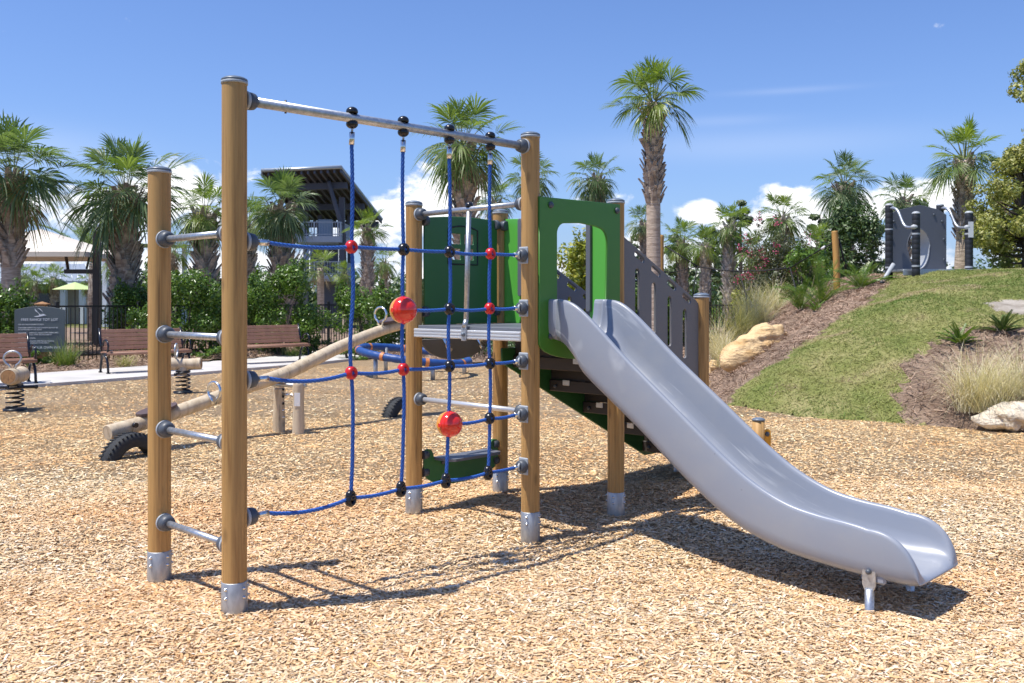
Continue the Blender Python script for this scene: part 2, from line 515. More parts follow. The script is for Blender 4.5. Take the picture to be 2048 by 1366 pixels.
M['boot'] = mk('palm_boot', (.52, .44, .36), .85, var=((.25, .19, .15), (5, 5, 9), .36, .60), bump=((14, 14, 20), .6, .02))
M['bootpale'] = mk('grey_palm_boot', (.58, .53, .46), .85, var=((.30, .25, .205), (5, 5, 9), .36, .62), bump=((14, 14, 20), .6, .02))
M['bark'] = mk('grey_brown_bark', (.15, .115, .09), .9, var=((.08, .06, .045), (6, 6, 3), .4, .6), bump=((16, 16, 5), .7, .03))
M['fan'] = mk_leaf('palm_fan', (.085, .140, .036), (.15, .22, .060), (.25, .32, .105))
M['fanblue'] = mk_leaf('blue_green_fan', (.078, .128, .056), (.135, .20, .085), (.225, .29, .14))
M['fanyel'] = mk_leaf('young_yellow_fan', (.15, .22, .035), (.21, .29, .05), (.28, .34, .07))
M['petiole'] = mk('palm_petiole', (.19, .22, .08), .55)
M['inflor'] = mk_leaf('dry_palm_flower', (.30, .21, .10), (.40, .29, .14), (.46, .36, .17), trans=.15, rough=.8)
M['infyel'] = mk_leaf('yellow_palm_flower', (.40, .36, .09), (.50, .44, .12), (.55, .5, .17), trans=.15, rough=.8)
M['leaf'] = mk_leaf('glossy_shrub_leaf', (.050, .105, .014), (.100, .185, .022), (.19, .30, .042), trans=.22, rough=.32)
M['leafdark'] = mk_leaf('dark_shrub_leaf', (.040, .078, .022), (.075, .125, .036), (.125, .185, .055), trans=.2, rough=.4)
M['leafoak'] = mk_leaf('olive_tree_leaf', (.16, .19, .038), (.28, .30, .07), (.44, .41, .12), trans=.25, rough=.45)
M['leafyel'] = mk_leaf('yellow_green_leaf', (.19, .24, .03), (.33, .36, .04), (.48, .44, .06), trans=.3)
M['leafpine'] = mk_leaf('pine_needle', (.055, .088, .032), (.09, .13, .046), (.13, .17, .065), trans=.15)
M['leafmyrtle'] = mk_leaf('myrtle_leaf', (.060, .080, .035), (.10, .115, .045), (.145, .15, .06), trans=.25)
M['cycad'] = mk_leaf('cycad_frond', (.06, .13, .018), (.12, .21, .028), (.24, .31, .045), trans=.25, rough=.35)
M['cycaddark'] = mk_leaf('dark_cycad_frond', (.045, .085, .020), (.08, .135, .03), (.14, .20, .045), trans=.2, rough=.35)
M['pink'] = mk_leaf('pink_myrtle_flower', (.42, .04, .12), (.52, .07, .17), (.60, .12, .24), trans=.2, rough=.7)
M['straw'] = mk_leaf('straw_grass_blade', (.50, .43, .26), (.68, .60, .40), (.80, .73, .54), trans=.25, rough=.7)
M['strawgreen'] = mk_leaf('green_straw_blade', (.26, .27, .10), (.42, .40, .18), (.56, .50, .27), trans=.25, rough=.7)
M['sedge'] = mk_leaf('green_grass_blade', (.08, .14, .03), (.15, .22, .05), (.26, .30, .09), trans=.3, rough=.5)
M['cable'] = mk('black_rope', (.012, .012, .013), .7)
M['white'] = mk('white_plastic', (.75, .75, .75), .5)
M['blackrubber'] = mk('black_ribbed_rubber', (.018, .020, .026), .55)
M['playgrey'] = mk('slate_play_panel', (.10, .108, .13), .5)
M['playedge'] = mk('pale_grey_edge', (.42, .44, .46), .5)
M['yellow'] = mk('yellow_panel', (.70, .33, .02), .45)
M['concrete'] = mk('pale_paver', (.60, .57, .53), .8, var=((.47, .45, .42), (1.3, 1.3, 1.3), .38, .66), bump=((30, 30, 30), .2, .004))
M['deck'] = mk('pool_deck_concrete', (.60, .55, .48), .85)
M['lamp'] = mk('white_lamp_globe', (.75, .78, .76), .3)


def attr_mat(name, attr, rough=.8, trans=0.0):
    m = bpy.data.materials.new(name); m.use_nodes = True
    t = NT(m.node_tree); b = t.n['Principled BSDF']; b.inputs['Roughness'].default_value = rough
    b.inputs['Specular IOR Level'].default_value = .25
    a = t.new('ShaderNodeAttribute', attribute_name=attr)
    t.put(b.inputs['Base Color'], a.outputs['Color'])
    if trans:
        tr = t.new('ShaderNodeBsdfTranslucent'); t.put(tr.inputs[0], a.outputs['Color'])
        mx = t.new('ShaderNodeMixShader'); mx.inputs[0].default_value = trans
        t.l.new(b.outputs[0], mx.inputs[1]); t.l.new(tr.outputs[0], mx.inputs[2]); t.l.new(mx.outputs[0], t.n['Material Output'].inputs[0])
    return m


M['chip'] = attr_mat('wood_chip', 'tone', .75)
M['blade'] = attr_mat('turf_blade', 'tone', .6, .3)
M['needle'] = attr_mat('pine_straw_needle', 'tone', .8)


def mulch_mat():
    m = bpy.data.materials.new('wood_chip_surface'); m.use_nodes = True
    t = NT(m.node_tree); b = t.n['Principled BSDF']; b.inputs['Roughness'].default_value = .85; b.inputs['Specular IOR Level'].default_value = .2
    co = t.new('ShaderNodeTexCoord').outputs['Object']
    wob = t.noise(co, 14.0, 3.0)
    rot = t.new('ShaderNodeVectorRotate', rotation_type='Z_AXIS'); t.put(rot.inputs['Vector'], co); t.put(rot.inputs['Angle'], t.math('MULTIPLY', wob, 9.0))
    vo = t.new('ShaderNodeTexVoronoi'); t.put(vo.inputs['Vector'], t.scale(rot.outputs[0], (26, 70, 26))); vo.inputs['Scale'].default_value = 1.0
    sp = t.new('ShaderNodeSeparateColor'); t.put(sp.inputs[0], vo.outputs['Color'])
    col = t.ramp(sp.outputs[0], [(.0, (.46, .30, .165)), (.18, (.64, .44, .245)), (.55, (.74, .53, .315)), (.85, (.80, .63, .42)), (1.0, (.84, .73, .56))])
    big = t.ramp(t.noise(co, .55, 4.0), [(.35, (.86, .80, .72)), (.65, (1.06, 1.04, 1.02))])
    t.put(b.inputs['Base Color'], t.mix(1.0, col, big, 'MULTIPLY'))
    h = t.math('ADD', t.math('MULTIPLY', vo.outputs['Distance'], .5), t.math('MULTIPLY', sp.outputs[1], .9))
    bn = t.new('ShaderNodeBump'); bn.inputs['Strength'].default_value = .9; bn.inputs['Distance'].default_value = .02
    t.put(bn.inputs['Height'], h); t.put(b.inputs['Normal'], bn.outputs[0])
    return m


def turf_mat(name, stops, scale=1.4, fine=90.0, bd=.03):
    m = bpy.data.materials.new(name); m.use_nodes = True
    t = NT(m.node_tree); b = t.n['Principled BSDF']; b.inputs['Roughness'].default_value = .9; b.inputs['Specular IOR Level'].default_value = .15
    co = t.new('ShaderNodeTexCoord').outputs['Object']
    a = t.noise(co, scale, 6.0, .62); f = t.noise(co, fine, 3.0, .6)
    v = t.math('ADD', t.math('MULTIPLY', a, .75), t.math('MULTIPLY', f, .35))
    t.put(b.inputs['Base Color'], t.ramp(v, stops))
    bn = t.new('ShaderNodeBump'); bn.inputs['Strength'].default_value = .8; bn.inputs['Distance'].default_value = bd
    t.put(bn.inputs['Height'], f); t.put(b.inputs['Normal'], bn.outputs[0])
    return m


def slide_mat():
    m = mk('grey_moulded_plastic', (.35, .37, .405), .34, 0, .5, bump=((420, 420, 420), .05, .0006))
    t = NT(m.node_tree); b = t.n['Principled BSDF']
    co = t.new('ShaderNodeTexCoord').outputs['Object']
    sc = t.noise(t.scale(co, (150, 1.1, 1.1)), 1.0, 3.0, .65, .2)          # hairline scratches along the run
    sc = t.ramp(sc, [(.60, (0, 0, 0)), (.68, (1, 1, 1))])
    pa = t.ramp(t.noise(t.scale(co, (5, 2.2, 2.2)), 1.0, 4.0, .6), [(.42, (0, 0, 0)), (.66, (1, 1, 1))])
    du = t.ramp(t.noise(t.scale(co, (3.0, 3.0, 4.0)), 1.0, 6.0, .68), [(.44, (0, 0, 0)), (.70, (1, 1, 1))])
    sp = t.new('ShaderNodeTexVoronoi'); t.put(sp.inputs['Vector'], co); sp.inputs['Scale'].default_value = 9.0
    sk = t.ramp(sp.outputs['Distance'], [(.035, (1, 1, 1)), (.06, (0, 0, 0))])
    col = t.mix(t.math('MULTIPLY', du, .38), (.262, .286, .338), (.325, .328, .335))
    col = t.mix(t.math('MULTIPLY', t.math('MULTIPLY', sc, pa), .75), col, (.55, .57, .60))
    col = t.mix(t.math('MULTIPLY', t.math('MULTIPLY', sk, pa), .45), col, (.12, .12, .125))
    t.put(b.inputs['Base Color'], col)
    t.put(b.inputs['Roughness'], t.math('ADD', t.math('MULTIPLY', du, .16), .28))
    return m


M['slide'] = slide_mat()
M['deadfan'] = mk_leaf('dead_palm_fan', (.22, .15, .085), (.33, .24, .14), (.42, .32, .20), trans=.2, rough=.8)
M['mulch'] = mulch_mat()
M['turf'] = turf_mat('sod', [(.34, (.13, .18, .045)), (.52, (.22, .24, .07)), (.70, (.40, .35, .165))])
M['strawbed'] = turf_mat('pine_straw', [(.34, (.15, .098, .070)), (.52, (.30, .21, .150)), (.74, (.46, .345, .25))], 2.2, 70.0, .05)
M['field'] = turf_mat('rough_grass', [(.34, (.07, .095, .026)), (.52, (.125, .14, .045)), (.72, (.22, .19, .08))], .25, 12.0, .1)
M['sand'] = turf_mat('bare_sand', [(.34, (.22, .185, .14)), (.52, (.36, .315, .26)), (.72, (.52, .47, .40))], 3.0, 60.0, .03)


def water_mat():
    m = mk('pool_water', (.08, .50, .53), .08, 0, .5, bump=((3, 3, 3), .1, .03))
    return m


M['water'] = water_mat()

# ------------------------------------------------------------------ terrain
def wob(X, Y, a, b, seed):
    r = np.random.default_rng(seed); out = 0
    for k in range(7):
        th = r.uniform(0, 2 * pi); f = a * (1.0 + .55 * k) * r.uniform(.8, 1.2)
        out = out + np.sin((X * cos(th) + Y * sin(th)) * f + r.uniform(0, 6.28)) / (1 + .5 * k)
    return out * b


TH = .8041
O2 = Vector((-1.41, 4.826)); UU = Vector((cos(TH), sin(TH))); NN = Vector((-sin(TH), cos(TH)))


def loc2(u, n):
    p = O2 + UU * u + NN * n
    return p.x, p.y


DIPS = [(*loc2(2.2115, 0), -.028), (*loc2(2.2115, 1.2125), -.035), (*loc2(4.31, 0), .05), (*loc2(0, 0), .008), (*loc2(0, .82), .005), (*loc2(2.58, -2.75), -.03)]


def mulch_h(X, Y):
    X = np.asarray(X, float); Y = np.asarray(Y, float)
    z = wob(X, Y, .9, .006, 3) + wob(X, Y, 3.2, .003, 4) - .016
    for (a, b, c) in DIPS:
        z = z + c * np.exp(-((X - a) ** 2 + (Y - b) ** 2) / .18)
    return z


HX = [2, 3.4, 3.9, 5.1, 6.2, 9, 14, 22]; HY = [15, 14.4, 13.1, 12.35, 11.4, 10.4, 9.8, 9.0]


def hill_h(X, Y):
    X = np.asarray(X, float); Y = np.asarray(Y, float)
    dl = ((X - 3.4) * .987 - (Y - 15.5) * .1625) + wob(X, Y, 1.6, .05, 11)
    df = Y - np.interp(X, HX, HY) + wob(X, Y, 2.2, .035, 12)
    t1 = np.maximum(dl, 1e-3) / 4.5; t2 = np.maximum(df, 1e-3) / 9.0
    t = (t1 ** -3 + t2 ** -3) ** (-1 / 3)
    h = 2.17 * np.sin(np.minimum(t, 1.0) * pi / 2) ** 1.05
    h = h + (wob(X, Y, 1.1, .030, 13) + wob(X, Y, 3.4, .016, 14)) * np.minimum(t * 6, 1)
    q = np.clip((Y - 24.8) / 6.5, 0, 1); h = h * (1 - q * q * (3 - 2 * q)) + .0
    out = np.minimum(dl, df)
    return np.where(out < 0, np.maximum(.012 + .8 * out, -.25), h + .012)


def hill_z(X, Y):
    return float(hill_h(X, Y))


def ground_z(X, Y):
    return max(float(hill_h(X, Y)), 0.0)


def grid_mesh(name, X0, X1, Y0, Y1, st, hf, mat, keep=None, kind='structure'):
    xs = np.arange(X0, X1 + 1e-6, st); ys = np.arange(Y0, Y1 + 1e-6, st)
    GX, GY = np.meshgrid(xs, ys); Z = hf(GX, GY)
    nx, ny = len(xs), len(ys)
    i = np.arange(nx * ny).reshape(ny, nx)
    F = np.stack([i[:-1, :-1], i[:-1, 1:], i[1:, 1:], i[1:, :-1]], -1).reshape(-1, 4)
    if keep is not None:
        cx = ((GX[:-1, :-1] + GX[1:, 1:]) / 2).ravel(); cy = ((GY[:-1, :-1] + GY[1:, 1:]) / 2).ravel()
        F = F[keep(cx, cy)]
    V = np.stack([GX.ravel(), GY.ravel(), Z.ravel()], -1)
    used = np.unique(F); re = np.full(len(V), -1); re[used] = np.arange(len(used))
    return np_mesh(name, V[used], re[F], mat, smooth=True, kind=kind)


def np_mesh(name, V, F, mat, smooth=False, kind=None, tone=None, parent=None):
    me = bpy.data.meshes.new(name)
    k = F.shape[1]
    me.vertices.add(len(V)); me.vertices.foreach_set('co', np.ascontiguousarray(V, dtype=np.float32).ravel())
    me.loops.add(F.size); me.loops.foreach_set('vertex_index', np.ascontiguousarray(F, dtype=np.int32).ravel())
    me.polygons.add(len(F)); me.polygons.foreach_set('loop_start', np.arange(0, F.size, k, dtype=np.int32))
    me.polygons.foreach_set('use_smooth', np.full(len(F), smooth))
    me.materials.append(mat)
    me.update(calc_edges=True)
    if tone is not None:
        at_ = me.attributes.new('tone', 'FLOAT_COLOR', 'POINT')
        at_.data.foreach_set('color', np.ascontiguousarray(np.c_[tone, np.ones(len(tone))], dtype=np.float32).ravel())
    o = bpy.data.objects.new(name, me); COL.objects.link(o)
    if parent is not None:
        o.parent = parent
    if kind: o['kind'] = kind
    return o


def in_poly(px_, py_, poly):
    inside = np.zeros(len(px_), bool); n = len(poly)
    for i in range(n):
        x1, y1 = poly[i]; x2, y2 = poly[(i + 1) % n]
        c = ((y1 > py_) != (y2 > py_)) & (px_ < (x2 - x1) * (py_ - y1) / (y2 - y1 + 1e-12) + x1)
        inside ^= c
    return inside


# far ground, the chip surface and the path
np_mesh('ground', np.array([(-2500, -60, -.30), (2500, -60, -.30), (2500, 2600, -.30), (-2500, 2600, -.30)], float), np.array([[0, 1, 2, 3]]), M['field'], kind='structure')
PF = [(-14, 9.8), (-12, 12.6), (-8.8, 17.3), (-6.7, 20.4), (-4.9, 23.4), (-3.9, 26.0), (-3.6, 30), (-4.2, 40)]      # path, edge towards the chips
PB = [(-16.2, 11.2), (-14.2, 14.0), (-10.9, 18.8), (-8.7, 22.2), (-6.9, 25.2), (-6.1, 27.6), (-5.8, 31), (-6.4, 40)]
grid_mesh('mulch_surface', -18, 12, .5, 27.5, .12, lambda X, Y: mulch_h(X, Y), M['mulch'])
mb = MB()
for i in range(len(PF) - 1):
    a, b, c, d = PF[i], PF[i + 1], PB[i + 1], PB[i]
    mb.quad((*a, .045), (*b, .045), (*c, .045), (*d, .045))
    mb.quad((*a, -.1), (*b, -.1), (*b, .045), (*a, .045))
    mb.quad((*d, .045), (*c, .045), (*c, -.1), (*d, -.1))
tag(mb.build('path', M['concrete']), None, None, None, 'structure')

bedpoly = [(-16.2, 11.2)] + PB[1:] + [(-6.4, 52), (-60, 52), (-60, 6)]
bed2 = [(PF[5][0], 26.0), (-2.2, 24.2), (0, 23.4), (4.5, 21.5), (6, 25), (14, 30), (14, 52), (-4.4, 52), (-4.2, 40), (-3.6, 30)]
bz = lambda X, Y: .05 + wob(X, Y, .8, .02, 21) + wob(X, Y, 3.1, .008, 22)
grid_mesh('planting_bed', -46, 14, 7, 52, .4, bz, M['strawbed'],
          lambda x, y: in_poly(x, y, bedpoly) | in_poly(x, y, bed2))
grid_mesh('back_lawn', -60, 60, 50, 130, 4, lambda X, Y: np.full(X.shape, -.02), M['field'])

# the mound: sod strip, pine straw beds and a bare sand patch
def hill_hit(x, y):
    d = np.array([(x - 1024) / FPX, 1, -(y - YH) / FPX])
    Yp = 9.0
    while Yp < 34:
        if CH + d[2] * Yp <= hill_h(d[0] * Yp, Yp):
            break
        Yp += .04
    return d[0] * Yp, Yp


SOD = [(1462, 792), (1500, 768), (1560, 725), (1610, 690), (1660, 655), (1700, 625), (1745, 597), (1775, 570), (1800, 550)]
SOD_R = [(2048, 652), (1960, 655), (1900, 670), (1860, 695), (1822, 715), (1797, 760), (1785, 800), (1802, 852)]
sodp = [hill_hit(*p) for p in SOD] + [(9.0, 21.5), (9.6, 26), (24, 27), (24, 15)] + [hill_hit(*p) for p in SOD_R]
sodp += [(5.3, 11.9), (4.4, 12.4), (3.6, 13.0), (3.2, 14.3)]
sandp = [hill_hit(*p) for p in [(1968, 606), (2010, 600), (2060, 600), (2200, 603), (2200, 640), (2060, 634), (2000, 624)]]
HK = lambda x, y: hill_h(x, y) > -.07
insod = lambda x, y: HK(x, y) & in_poly(x + wob(x, y, 5, .06, 31) + wob(x, y, 19, .022, 33), y + wob(x, y, 6, .06, 32) + wob(x, y, 17, .022, 34), sodp) & ~in_poly(x, y, sandp)
insand = lambda x, y: HK(x, y) & in_poly(x, y, sandp)
instraw = lambda x, y: HK(x, y) & ~insod(x, y) & ~insand(x, y)
grid_mesh('lawn', 2.8, 24, 9, 34, .10, hill_h, M['turf'], insod)
grid_mesh('pine_straw_bed', 2.8, 24, 9, 34, .10, hill_h, M['strawbed'], instraw)
grid_mesh('sand_patch', 2.8, 24, 9, 34, .10, hill_h, M['sand'], insand)


def scatter_quads(name, X, Y, Z, L, Wd, yaw, pitch, roll, tone, mat, bend=0.0, label=None):
    n = len(X)
    d = np.stack([np.cos(yaw) * np.cos(pitch), np.sin(yaw) * np.cos(pitch), np.sin(pitch)], -1)
    s0 = np.stack([-np.sin(yaw), np.cos(yaw), np.zeros(n)], -1)
    up = np.cross(d, s0)
    s = s0 * np.cos(roll)[:, None] + up * np.sin(roll)[:, None]
    nn = np.cross(d, s)
    c = np.stack([X, Y, Z], -1); h = (L / 2)[:, None]; w = (Wd / 2)[:, None]
    ta = RNG.uniform(.35, 1.0, (n, 1)); tb = RNG.uniform(.35, 1.0, (n, 1))
    m = c + nn * (bend * L)[:, None] * RNG.uniform(-1, 1, (n, 1))
    V = np.stack([c - d * h - s * w * ta, c - d * h + s * w * ta, m + s * w, m - s * w, c + d * h + s * w * tb, c + d * h - s * w * tb], 1).reshape(-1, 3)
    b = np.arange(n)[:, None] * 6
    F = np.concatenate([b + np.array([[0, 1, 2, 3]]), b + np.array([[3, 2, 4, 5]])], 0)
    o = np_mesh(name, V, F, mat, tone=np.repeat(tone, 6, 0), kind='stuff')
    if label: o['label'] = label
    return o


def chips():
    n1, n2, n3, n4 = 270000, 230000, 170000, 90000
    P = []
    for (n, a, b, sc) in ((n1, 3.3, 5.6, .56), (n2, 5.6, 8.4, .58), (n3, 8.4, 13, .66), (n4, 13, 23, 1.0)):
        Y = np.sqrt(RNG.uniform(a * a, b * b, n)); k = (RNG.random(n) * 2 - 1)
        X = k * (Y * .64 + .4)
        P.append((X, Y, np.full(n, sc)))
    X = np.concatenate([p[0] for p in P]); Y = np.concatenate([p[1] for p in P]); sc = np.concatenate([p[2] for p in P])
    pf = np.array(PF)
    ok = (hill_h(X, Y) < .0) & ~in_poly(X, Y, PF + PB[::-1]) & ~in_poly(X, Y, bedpoly) & ~in_poly(X, Y, bed2)
    X, Y, sc = X[ok], Y[ok], sc[ok]; n = len(X)
    L = np.exp(RNG.normal(math.log(.035), .62, n)) * sc; L = np.clip(L, .010, .15 * sc)
    Wd = L * RNG.uniform(.13, .42, n); Wd = np.clip(Wd, .004, .022 * sc)
    Z = mulch_h(X, Y) + RNG.uniform(.0, .014, n) * np.clip(7 / Y, .45, 1)
    pal = np.array([(.77, .58, .37), (.73, .51, .29), (.68, .44, .22), (.80, .67, .49), (.60, .41, .23), (.40, .27, .165), (.76, .56, .36), (.83, .75, .64)])
    pr = np.array([.22, .18, .12, .19, .06, .02, .14, .07])
    tone = pal[RNG.choice(len(pal), n, p=pr)] * RNG.uniform(.82, 1.12, (n, 1))
    far_ = np.clip((Y - 5.0) / 6.5, 0, 1)[:, None]; far_ = far_ * far_ * (3 - 2 * far_)
    tone = tone * (far_ * np.array([1.18, 1.04, .81]) + (1 - far_) * np.array([1.01, .955, .88]))  # more orange far off; painted lighter there to offset shade seen at grazing angle
    patch = (1 + .08 * wob(X, Y, .8, .38, 41) + .05 * wob(X, Y, 2.7, .4, 42))[:, None]
    tone = np.clip(tone * np.c_[np.ones(n), np.clip(patch, .84, 1.1)[:, 0], np.clip(patch, .84, 1.1)[:, 0] ** 2], 0, .9)
    scatter_quads('wood_chips', X, Y, Z, L, Wd, RNG.uniform(0, 2 * pi, n), RNG.normal(0, .14, n) * np.clip(7 / Y, .4, 1), RNG.normal(0, .24, n) * np.clip(7 / Y, .4, 1), tone, M['chip'], .10,
                  'loose tan wood chips covering the whole play area')


chips()


def turf():
    n = 300000
    X = RNG.uniform(3.0, 17, n); Y = RNG.uniform(9.5, 25, n)
    ok = insod(X, Y) & (np.abs(X) < .62 * Y); X, Y = X[ok], Y[ok]; n = len(X)
    X = X + RNG.normal(0, .045, n); Y = Y + RNG.normal(0, .045, n)
    ok = hill_h(X, Y) > -.02; X, Y = X[ok], Y[ok]; n = len(X)
    g = wob(X, Y, .75, .62, 51) + wob(X, Y, 3.0, .40, 52) + RNG.normal(0, .45, n)
    t = np.clip(.5 + .30 * g, 0, 1)[:, None]
    tone = np.array([.135, .235, .038]) * (1 - t) + np.array([.44, .44, .16]) * t
    dry = np.clip((wob(X, Y, 1.9, .5, 55) + wob(X, Y, 4.7, .45, 56) - .45) * 1.5, 0, .9)[:, None]
    tone = tone * (1 - dry) + np.array([.56, .45, .26]) * dry
    tone *= RNG.uniform(.60, 1.05, (n, 1))
    L = RNG.uniform(.035, .085, n)
    scatter_quads('grass', X, Y, hill_h(X, Y) + L * .15, L, RNG.uniform(.006, .012, n), RNG.uniform(0, 6.28, n), RNG.uniform(.1, .8, n), RNG.normal(0, .45, n), tone, M['blade'], .15,
                  'short patchy green and straw coloured turf on the mound')
    n = 90000
    X = RNG.uniform(3.0, 17, n); Y = RNG.uniform(9.5, 26, n)
    ok = instraw(X, Y) & (np.abs(X) < .62 * Y); X, Y = X[ok], Y[ok]; n = len(X)
    tone = np.array([.33, .23, .165]) * RNG.uniform(.4, 1.7, (n, 1)) * (1 + .3 * wob(X, Y, 1.5, .4, 53))[:, None]
    tone = np.clip(tone, .01, .8)
    L = RNG.uniform(.10, .24, n)
    scatter_quads('pine_straw_litter', X, Y, hill_h(X, Y) + RNG.uniform(0, .05, n), L, RNG.uniform(.006, .012, n), RNG.uniform(0, 6.28, n), RNG.normal(0, .28, n), RNG.normal(0, .5, n), tone, M['needle'], .25,
                  'brown pine straw scattered over the beds beside the sod')
    n = 60000
    X = RNG.uniform(-20, 6, n); Y = RNG.uniform(14, 33, n)
    ok = (in_poly(X, Y, bedpoly) | in_poly(X, Y, bed2)) & (np.abs(X) < .62 * Y) & (hill_h(X, Y) < .0); X, Y = X[ok], Y[ok]; n = len(X)
    tone = np.clip(np.array([.32, .22, .155]) * RNG.uniform(.35, 1.75, (n, 1)), .01, .8)
    L = RNG.uniform(.14, .34, n)
    scatter_quads('leaf_litter', X, Y, bz(X, Y) + RNG.uniform(0, .06, n), L, RNG.uniform(.010, .02, n), RNG.uniform(0, 6.28, n), RNG.normal(0, .28, n), RNG.normal(0, .5, n), tone, M['needle'], .25,
                  'brown straw litter on the planting bed along the fence')


turf()

# ------------------------------------------------------------------ the climbing frame (local axes: x along the rope net, y across, z up)
cf = thing('climbing_frame', 'wooden climbing frame with blue rope net, green panels, stairs and long grey slide', 'climbing frame', (O2.x, O2.y, 0), TH)
HT, HS, H7 = 2.689, 2.312, 1.612
POSTS = [(0, 0, HT, .165), (0, .8235, HS, .17), (2.2115, 0, HT, .165), (2.2115, 1.2125, HS, .16), (3.151, 1.2125, HS, .16), (3.151, 0, HS, .16), (4.3116, 0, H7, .16)]


def make_post(x, y, h, sl_h, seed):
    b = MB(); seg = 48; R = .0625; vs, fs = [], []
    rows = [sl_h - .02, h - .004]
    g1 = random.Random(seed).uniform(0, 6.28)
    ga = {int((g1 / (2 * pi) * seg)) % seg, int((radians(315) - TH) / (2 * pi) * seg) % seg}
    for z in rows:
        for k in range(seg):
            r = R - (.007 if k in ga else 0)
            vs.append((r * cos(2 * pi * k / seg), r * sin(2 * pi * k / seg), z))
    for k in range(seg):
        fs.append((k, (k + 1) % seg, seg + (k + 1) % seg, seg + k))
    b.add(vs, fs, 0, True)
    po = b.build('post', M['post'], cf, (x, y, 0))
    c = MB(); c.rev((0, 0, h), (0, 0, h + 1), [(-.004, .060), (-.004, .0665), (.010, .0670), (.0125, .062)], 32, 0)
    c.build('cap_ring', M['cap_rim'], po)
    c = MB(); c.rev((0, 0, h + .0125), (0, 0, h + 1), [(0, .064), (.004, .0665), (.010, .064), (.018, .050), (.024, .028), (.026, .004)], 32, 0)
    c.build('cap', M['cap'], po)
    c = MB(); c.rev((0, 0, -.25), (0, 0, sl_h), [(0, .0655), (.25 + sl_h - .003, .0655), (.25 + sl_h, .0635), (.25 + sl_h, .060)], 40, 0)
    so_ = c.build('post_sleeve', M['sleeve'], po)
    for a in (radians(200), radians(-30), radians(-75), radians(110)):
        for dz in (.03, .075):
            d = Vector((cos(a), sin(a), 0)); p = Vector((0, 0, sl_h - dz))
            c = MB(); c.rev(p + d * .064, p + d * .08, [(0, .009), (.004, .009), (.0045, .0055), (.012, .005), (.013, .002)], 8)
            c.build('sleeve_bolt', M['steel'], po)
    return po


for i, p in enumerate(POSTS):
    make_post(*p, i)


def bracket(parent, p, d, big=1.0, r0=.066):
    """rounded cup on a post at p (axis point) with outward unit direction d"""
    p, d = Vector(p), Vector(d).normalized()
    b = MB(); b.rev(p + d * (r0 - .012), p + d, [(0, .049 * big), (.010, .051 * big), (.016, .049 * big)], 20); b.build('mounting_plate', M['cap_rim'], parent)
    b = MB(); b.rev(p + d * (r0 + .004), p + d, [(0, .046 * big), (.024, .0455 * big), (.040, .042 * big), (.049, .034 * big), (.051, .028 * big), (.050, .018)], 20); b.build('end_bracket', M['brk'], parent)


def bar(name, a, bb, r, mat=None):
    a, bb = Vector(a), Vector(bb)
    d = (bb - a).normalized()
    t = MB(); t.cyl(a + d * .10, bb - d * .10, r, seg=18)
    o = t.build(name, mat or M['galv'], cf)
    bracket(o, a, d); bracket(o, bb, -d)
    return o


for z in (1.932, 1.397, .862, .337):
    bar('ladder_rung', (0, 0, z), (0, .8235, z), .0185)
tb = bar('top_bar', (0, 0, 2.612), (2.2115, 0, 2.622), .026)
VX = [.733, 1.105, 1.474, 1.830]
for x in VX:
    c = MB(); c.ball((x, 0, 2.652), .034, lo=0, hi=.62, sq=(1, 1, .8)); c.build('hanger_cap', M['black'], tb)
    c = MB(); c.ball((x, 0, 2.582), .034, lo=.38, hi=1, sq=(1, 1, .8)); c.build('rope_hanger', M['black'], tb)
c = MB(); c.cyl((.30, 0, 2.58), (.30, 0, 2.65), .006, seg=8); c.build('bar_screw', M['black'], tb)

# rope net
ZH = [1.889, 1.535, 1.180, .825, .476]


def rope_path(nodes, sag=0.0, step=.012):
    out = []
    for i in range(len(nodes) - 1):
        a, b = Vector(nodes[i]), Vector(nodes[i + 1]); L = (b - a).length; n = max(2, int(L / step))
        for k in range(n + (1 if i == len(nodes) - 2 else 0)):
            t = k / n; p = a.lerp(b, t)
            bow = 4 * t * (1 - t)
            if abs(b.z - a.z) < L * .5: p.z -= sag[i] * bow if isinstance(sag, (list, tuple)) else sag * bow
            else: p.x += (sag[i] if isinstance(sag, (list, tuple)) else sag) * bow
            out.append(p)
    return out


def rope(nodes, sag=0.0):
    b = MB(); b.tube(rope_path(nodes, sag, .008), .0116, seg=20, lobes=5, twist=48.0, amp=.40)
    return b.build('rope', M['rope'], cf)


def ferrule(parent, a, b):
    c = MB(); c.cyl(a, b, .0155, seg=16); c.build('ferrule', M['steel'], parent)
    d = (Vector(b) - Vector(a)).normalized()
    c = MB(); c.cyl(Vector(a) - d * .035, a, .0065, seg=8); c.build('ferrule_pin', M['galv'], parent)


vz = [(-.004, .002, -.006, .004, -.010), (.003, 0, .0, .0, -.018), (.0, 0, 0, -.012, -.03), (.002, -.006, -.003, -.006, -.020)]
for i, x in enumerate(VX):
    top = Vector((x, 0, 2.535)); fe = Vector((x - .003, 0, 2.465))
    zs = ZH
    nodes = [fe] + [Vector((x + vz[i][k], 0, zs[k])) for k in range(5)]
    r = rope(nodes, [(-1) ** i * .006, .008 * (-1) ** i, -.01, .006, .004])
    ferrule(r, top, fe)


